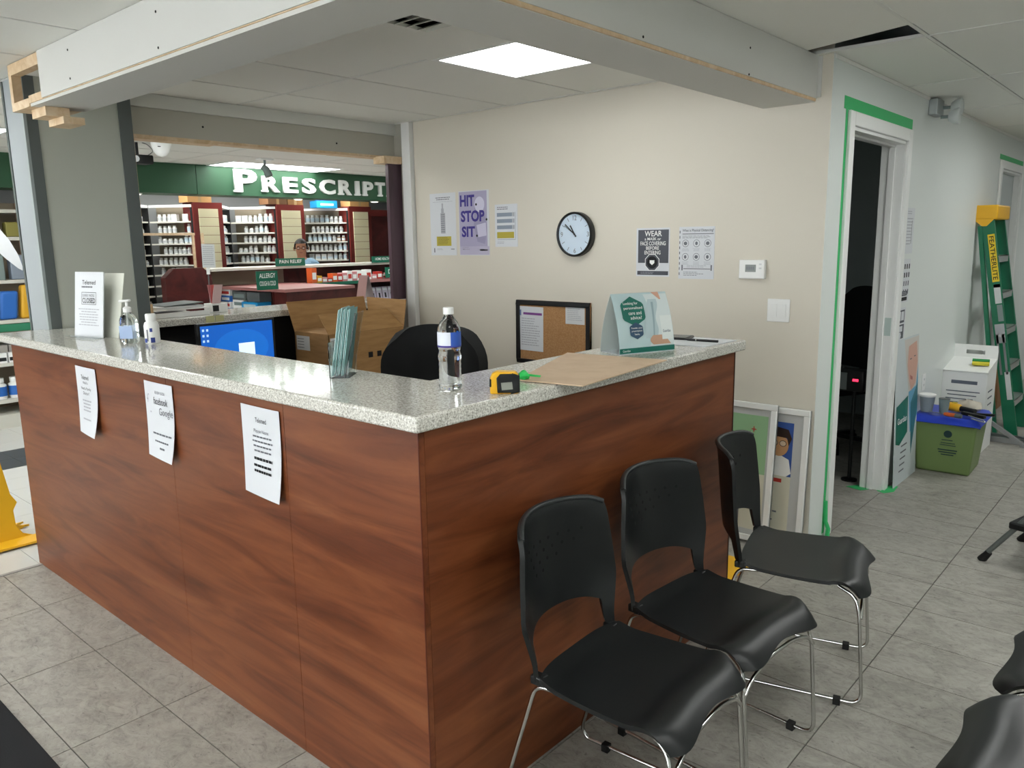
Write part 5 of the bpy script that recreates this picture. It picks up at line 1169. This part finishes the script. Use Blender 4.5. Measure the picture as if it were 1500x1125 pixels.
# gondola with the box niche
t = thing('display_gondola', 'maroon gondola with a mauve top and an open niche of boxes', 'display', (-6.05, 3.5, 0))
MB().box(-6.75, 3.10, 1.12, -5.38, 3.95, 1.15).build('top', MAUVE, t, world=True); MB().box(-5.42, 3.13, 0, -5.4, 3.92, 1.12).build('side_panel', MAROON, t, world=True); MB().box(-6.75, 3.13, 0, -6.73, 3.92, 1.12).build('side_panel', MAROON, t, world=True)
MB().box(-6.73, 3.6, 0, -5.42, 3.62, 1.12).build('back_panel', MAROON, t, world=True); MB().box(-5.66, 3.13, 0, -5.64, 3.6, 1.12).build('divider', MAROON, t, world=True); MB().box(-6.73, 3.13, .83, -5.66, 3.6, .85).build('shelf', MAROON, t, world=True); MB().box(-5.64, 3.14, .0, -5.42, 3.16, 1.12).build('door', MAROON, t, world=True)
def carton(label, x0, y0, z0, x1, y1, z1, mt_, lm, face='y'):
    t = thing('product_box', label, 'box', ((x0+x1)/2, (y0+y1)/2, z0)); MB().box(x0, y0, z0, x1, y1, z1).build('box', mt_, t, world=True)
    if face == 'y': MB().box(x0+(x1-x0)*.12, y0-.001, z0+(z1-z0)*.25, x1-(x1-x0)*.12, y0, z0+(z1-z0)*.7).build('print', lm, t, world=True)
    else: MB().box(x1, y0+(y1-y0)*.12, z0+(z1-z0)*.25, x1+.001, y1-(y1-y0)*.12, z0+(z1-z0)*.7).build('print', lm, t, world=True)
nm4 = ['lowest', 'second', 'third', 'topmost']
for k in range(4): carton('%s box of the blue and white stack at the left of the niche' % nm4[k], -6.70, 3.14, .852+.066*k, -6.50, 3.3, .917+.066*k, WHITE if k % 2 else BLUEB, REDB if k % 2 else WHITE)
for k in range(2): carton('%s white box in the middle stack of the niche' % ['lower', 'upper'][k], -6.47, 3.15, .852+.08*k, -6.25, 3.3, .93+.08*k, WHITE, GREYB)
carton('dark grey box on top of the white boxes in the niche', -6.47, 3.15, 1.013, -6.2, 3.3, 1.10, GREYT, GREYB)
carton('grey box beside the dark one at the top of the niche', -6.19, 3.16, 1.0, -5.95, 3.3, 1.10, mat('slate_box', '#5d6466', .5), GREYT)
for k in range(2): carton('%s sky blue glove box at the front of the niche' % ['lower', 'upper'][k], -6.24, 3.12, .852+.073*k, -5.93, 3.28, .924+.073*k, SKYB, PALEB)
carton('small brown box at the right of the niche', -5.9, 3.2, .852, -5.72, 3.3, .95, MAROON2, GREYT)
# product boxes on the far shelves
t = thing('product_shelf', 'maroon shelf with a green edge holding colourful boxes below the ledge', 'shelf', (-6.4, 4.2, 0)); MB().box(-6.79, 3.98, 1.12, -6.2, 4.72, 1.145).build('board', MAROON, t, world=True); MB().box(-6.2, 3.98, 1.115, -6.19, 4.72, 1.15).build('edge_strip', GSIGN, t, world=True); MB().box(-6.79, 4.05, 0, -6.3, 4.7, 1.12).build('base', MAROON, t, world=True)
cols = [(ORNB, 'orange'), (AMBER, 'amber'), (PINKB, 'pink'), (REDB, 'red'), (ORNB, 'orange'), (REDB, 'red'), (PINKB, 'pink'), (WHITE, 'white'), (PINKB, 'pink'), (WHITE, 'white')]
od = ['first', 'second', 'third', 'fourth', 'fifth', 'sixth', 'seventh', 'eighth', 'ninth', 'tenth']
hs = [.17, .08, .06, .05, .10, .09, .10, .12, .11, .12]
for k, (mt_, cn) in enumerate(cols):
    y = 4.0+.071*k; carton('%s product box on the green edged shelf, %s from left' % (cn, od[k]), -6.32, y, 1.146, -6.22, y+.066, 1.146+hs[k], mt_, WHITE if mt_ is not WHITE else REDB, 'x')
t = thing('product_shelf', 'maroon shelf with a mauve edge beside the plum panel', 'shelf', (-6.4, 5.1, 0)); MB().box(-6.79, 4.74, 1.125, -6.2, 5.9, 1.15).build('board', MAROON, t, world=True); MB().box(-6.2, 4.74, 1.118, -6.185, 5.9, 1.157).build('edge_strip', MAUVE, t, world=True); MB().box(-6.79, 4.76, 0, -6.6, 5.9, 1.125).build('back_panel', MAROON, t, world=True); MB().box(-6.6, 4.76, .86, -6.2, 5.9, .885).build('lower_board', MAROON, t, world=True); MB().box(-6.6, 4.74, 0, -6.2, 4.76, 1.125).build('side_panel', MAROON, t, world=True)
for k in range(5):
    y = 4.78+.085*k; carton('%s product box on the mauve edged shelf, %s from left' % (['white', 'pink', 'red'][k % 3], od[k]), -6.32, y, 1.151, -6.23, y+.078, 1.151+[.12, .06, .09, .05, .07][k], [WHITE, PINKB, REDB][k % 3], [REDB, WHITE, WHITE][k % 3], 'x')
for k in range(9):
    y = 4.80+.095*k; s = sheet('booklet', 'upright white booklet on the lower shelf, %s from left' % od[k], 'booklet', Vector((-6.3, y, .886)), (0, 1, 0), (-.2, 0, 1), .085, .165, mat('booklet_lilac', '#bdb6c6', .6), .006); rects(s, [(.03, .03, .055, .09)], INK, .007); rects(s, [(.01, .12, .075, .15)], PAPER, .007)
# things on the far ledge
t = thing('paper_tray', 'white paper tray with a wooden end on the far stone ledge', 'tray', (-3.29, .965, H-.003))
b = MB(); b.box(-.15, -.17, 0, .15, .17, .008); b.box(-.15, -.17, .0, -.155, .17, .055); b.box(.155, -.17, .0, .15, .17, .028); b.box(-.15, -.17, .04, .15, .17, .046); b.build('tray', WHITE, t); MB().box(-.15, -.183, 0, .15, -.1705, .085).build('end_board', PINE, t); MB().box(-.13, -.14, .047, .12, .15, .06).build('paper_stack', PAPERD, t); MB().obox((-.0, .03, .068), (.12, 0, 0), (0, .12, .006), (0, 0, .003)).build('folder', GREYT, t)
t = thing('leaflet_box', 'white holder of pink leaflets at the end of the paper tray', 'brochure holder', (-3.27, 1.24, H-.003)); MB().box(-.05, -.045, 0, .05, .06, .055).build('holder', WHITE, t); MB().box(.0505, -.04, .008, .051, .0, .045).build('print', INK, t)
for k in range(3): MB().obox((-.02+.02*k, .01, .1), (.002, 0, 0), (0, .028, 0), (.004, (k-1)*.012, .07)).build('leaflet', [PINKB, mat('rose_leaf', '#c9605f', .5), mat('pale_rose_leaf', '#d3b5b5', .5)][k], t)
s = sheet('hanging_notice', 'white printed sheet clipped on a stand in front of the left column', 'notice', hit(297, 392, 'x', -5.5), (0, 1, -.03), (-.05, .08, 1), .125, .215, PAPERD); para(s, .01, .115, .02, .2, 10, INKL, .4, .1)
MB().box(.035, -.06, -.004, .065, -.001, .002).build('clip', WHITE, s); MB().box(.045, -1.35, -.004, .055, -.06, .0).build('stand_rod', STEEL, s)

# ================================================================== PERSON behind the dispensing counter
pc = hit(441, 364, 'x', -7.3)
HX, HY, HZ = -7.3, pc.y, pc.z           # head centre
t = thing('person', 'man in glasses and a pale blue shirt behind the dispensing counter', 'person', (HX, HY, 0), math.radians(-35))
sk = HZ-1.50
def skin_body(name, verts, edges, mt_, root, sub=2):
    me = bpy.data.meshes.new(name); me.from_pydata([v_[0] for v_ in verts], edges, []); o = bpy.data.objects.new(name, me); C.objects.link(o)
    md = o.modifiers.new('skin', 'SKIN'); md.use_smooth_shade = True
    for i, v_ in enumerate(verts): sv = me.skin_vertices[0].data[i]; sv.radius = v_[1]; sv.use_root = i == root
    o.modifiers.new('sub', 'SUBSURF').levels = sub; o.modifiers['sub'].render_levels = sub; me.materials.append(mt_); return o
V = lambda x, y, z, r, r2=None: ((x, y, z+sk), (r, r2 or r))
body = [V(0, 0, .92, .13, .10), V(0, 0, 1.08, .135, .10), V(0, 0, 1.22, .15, .11), V(0, 0, 1.31, .09, .08), V(.005, 0, 1.38, .052), V(.01, 0, 1.43, .06, .068), V(.012, 0, 1.50, .078, .09), V(.005, 0, 1.57, .07, .082), V(0, 0, 1.605, .04),
        V(0, .18, 1.29, .055), V(0, .23, 1.05, .042), V(.16, .2, .92, .035), V(.24, .17, .93, .03), V(0, -.18, 1.29, .055), V(0, -.23, 1.05, .042), V(.16, -.2, .92, .035), V(.24, -.17, .93, .03),
        V(0, .09, .84, .09), V(.02, .1, .48, .065), V(0, .1, .1-sk, .045), V(.12, .11, .05-sk, .035), V(0, -.09, .84, .09), V(.02, -.1, .48, .065), V(0, -.1, .1-sk, .045), V(.12, -.11, .05-sk, .035)]
ed = [(0, 1), (1, 2), (2, 3), (3, 4), (4, 5), (5, 6), (6, 7), (7, 8), (3, 9), (9, 10), (10, 11), (11, 12), (3, 13), (13, 14), (14, 15), (15, 16), (0, 17), (17, 18), (18, 19), (19, 20), (0, 21), (21, 22), (22, 23), (23, 24)]
o = skin_body('body', body, ed, SKIN, 0); o.parent = t
shirt = [V(0, 0, .88, .15, .125), V(0, 0, 1.08, .15, .12), V(0, 0, 1.22, .165, .125), V(0, 0, 1.32, .10, .092), V(0, .18, 1.295, .07), V(0, .23, 1.05, .056), V(.13, .205, .94, .048), V(0, -.18, 1.295, .07), V(0, -.23, 1.05, .056), V(.13, -.205, .94, .048)]
o = skin_body('shirt', shirt, [(0, 1), (1, 2), (2, 3), (3, 4), (4, 5), (5, 6), (3, 7), (7, 8), (8, 9)], mat('pale_blue_cloth', '#8fb2cc', .8), 0); o.parent = t
tr = [V(0, 0, .9, .15, .12), V(0, .09, .82, .105), V(.02, .1, .48, .08), V(0, .1, .13-sk, .062), V(0, -.09, .82, .105), V(.02, -.1, .48, .08), V(0, -.1, .13-sk, .062)]
o = skin_body('trousers', tr, [(0, 1), (1, 2), (2, 3), (0, 4), (4, 5), (5, 6)], mat('dark_cloth', '#22262b', .8), 0); o.parent = t
zc_ = 1.50+sk
b = MB()
def hair(s_, v_):
    th = 2*PI*s_; ph = v_*PI*.56; fx = math.cos(th)*math.sin(ph); fy = math.sin(th)*math.sin(ph); fz = math.cos(ph)
    lim = 1.0 if fx < .55 else .96
    z = fz*.115
    if fx > .45 and z < .05: z = .05
    return Vector((fx*.094-.004, fy*.088, zc_+.012+z))
b.grid(hair, 24, 12, flip=True); b.build('hair', mat('dark_hair', '#1c1410', .7), t, smooth=80)
for s_ in (-1, 1):
    MB().lathe([(.0, -.006), (.008, -.004), (.011, 0), (.008, .004), (0, .006)], 10, (.082, s_*.032, zc_+.004)).build('eye', WHITE, t, smooth=80)
    MB().lathe([(0, -.005), (.006, 0), (0, .005)], 8, (.0955, s_*.032, zc_+.003)).build('pupil', INK, t)
    MB().tube([(.098, s_*.032+.02*math.cos(a*PI/8), zc_+.003+.016*math.sin(a*PI/8)) for a in range(16)], .0025, 6, closed=True).build('glasses_rim', BLACK, t)
    MB().tube([(.097, s_*.052, zc_+.006), (.05, s_*.082, zc_+.008), (-.01, s_*.088, zc_+.004)], .0022, 6).build('glasses_arm', BLACK, t)
    MB().obox((.088, s_*.032, zc_+.026), (.004, 0, 0), (0, .018, s_*-.002), (0, 0, .003)).build('eyebrow', MT['dark_hair'], t)
    MB().tube([(.0, s_*.08, zc_+.02), (-.005, s_*.092, zc_+.01), (.0, s_*.09, zc_-.015), (.006, s_*.08, zc_-.025)], .007, 6).build('ear', SKIN, t, smooth=80)
MB().tube([(.085, 0, zc_+.01), (.104, 0, zc_-.02), (.092, 0, zc_-.03)], [.007, .012, .008], 8).build('nose', SKIN, t, smooth=80)
MB().tube([(.082, -.022, zc_-.05), (.09, 0, zc_-.052), (.082, .022, zc_-.05)], [.003, .006, .003], 8).build('mouth', mat('lips', '#7d443c', .5), t, smooth=80)
MB().tube([(.098, -.012, zc_+.006), (.098, .012, zc_+.006)], .002, 6).build('glasses_bridge', BLACK, t)
b = MB()
for s_ in (-1, 1): b.obox((.075, s_*.03, 1.31+sk), (.01, s_*.01, .004), (0, .025, .02), (.006, 0, .012))
b.build('collar', MT['pale_blue_cloth'], t)
for s_ in (-1, 1):
    for k in range(4): MB().tube([(.25, s_*(.185-.013*k), .93+sk), (.285, s_*(.18-.012*k), .932+sk), (.315-.006*abs(k-1), s_*(.175-.011*k), .925+sk)], [.0085, .008, .006], 6).build('finger', SKIN, t, smooth=80)
    MB().tube([(.22, s_*.145, .935+sk), (.25, s_*.12, .935+sk), (.27, s_*.118, .93+sk)], [.01, .009, .007], 6).build('thumb', SKIN, t, smooth=80)

# lettering on the ladder sticker
LT, lb_, ld_, ln_, lya = LTXT
holder = bpy.data.objects['step_ladder']
txt_root = holder
inv = MX['step_ladder'].inverted()
flush_text()
cu = bpy.data.curves.new('t', 'FONT'); cu.body = 'FEATHERLITE'; cu.offset = .01
o = bpy.data.objects.new('t', cu); C.objects.link(o); bpy.context.view_layer.update()
me = bpy.data.meshes.new_from_object(o.evaluated_get(bpy.context.evaluated_depsgraph_get())); me.name = 'lettering'
xs = [v_.co.x for v_ in me.vertices]; ys = [v_.co.y for v_ in me.vertices]
for v_ in me.vertices:
    a = (v_.co.x-min(xs))/(max(xs)-min(xs)); c_ = (v_.co.y-min(ys))/(max(ys)-min(ys))
    v_.co = inv @ (lb_+ld_*(1.585-.34*a)+ln_*(-.004+.032*c_)+Vector((0, lya-.0046, 0)))
me.materials.clear(); me.materials.append(INK); link('lettering', me, holder)
bpy.data.objects.remove(o); bpy.data.curves.remove(cu)
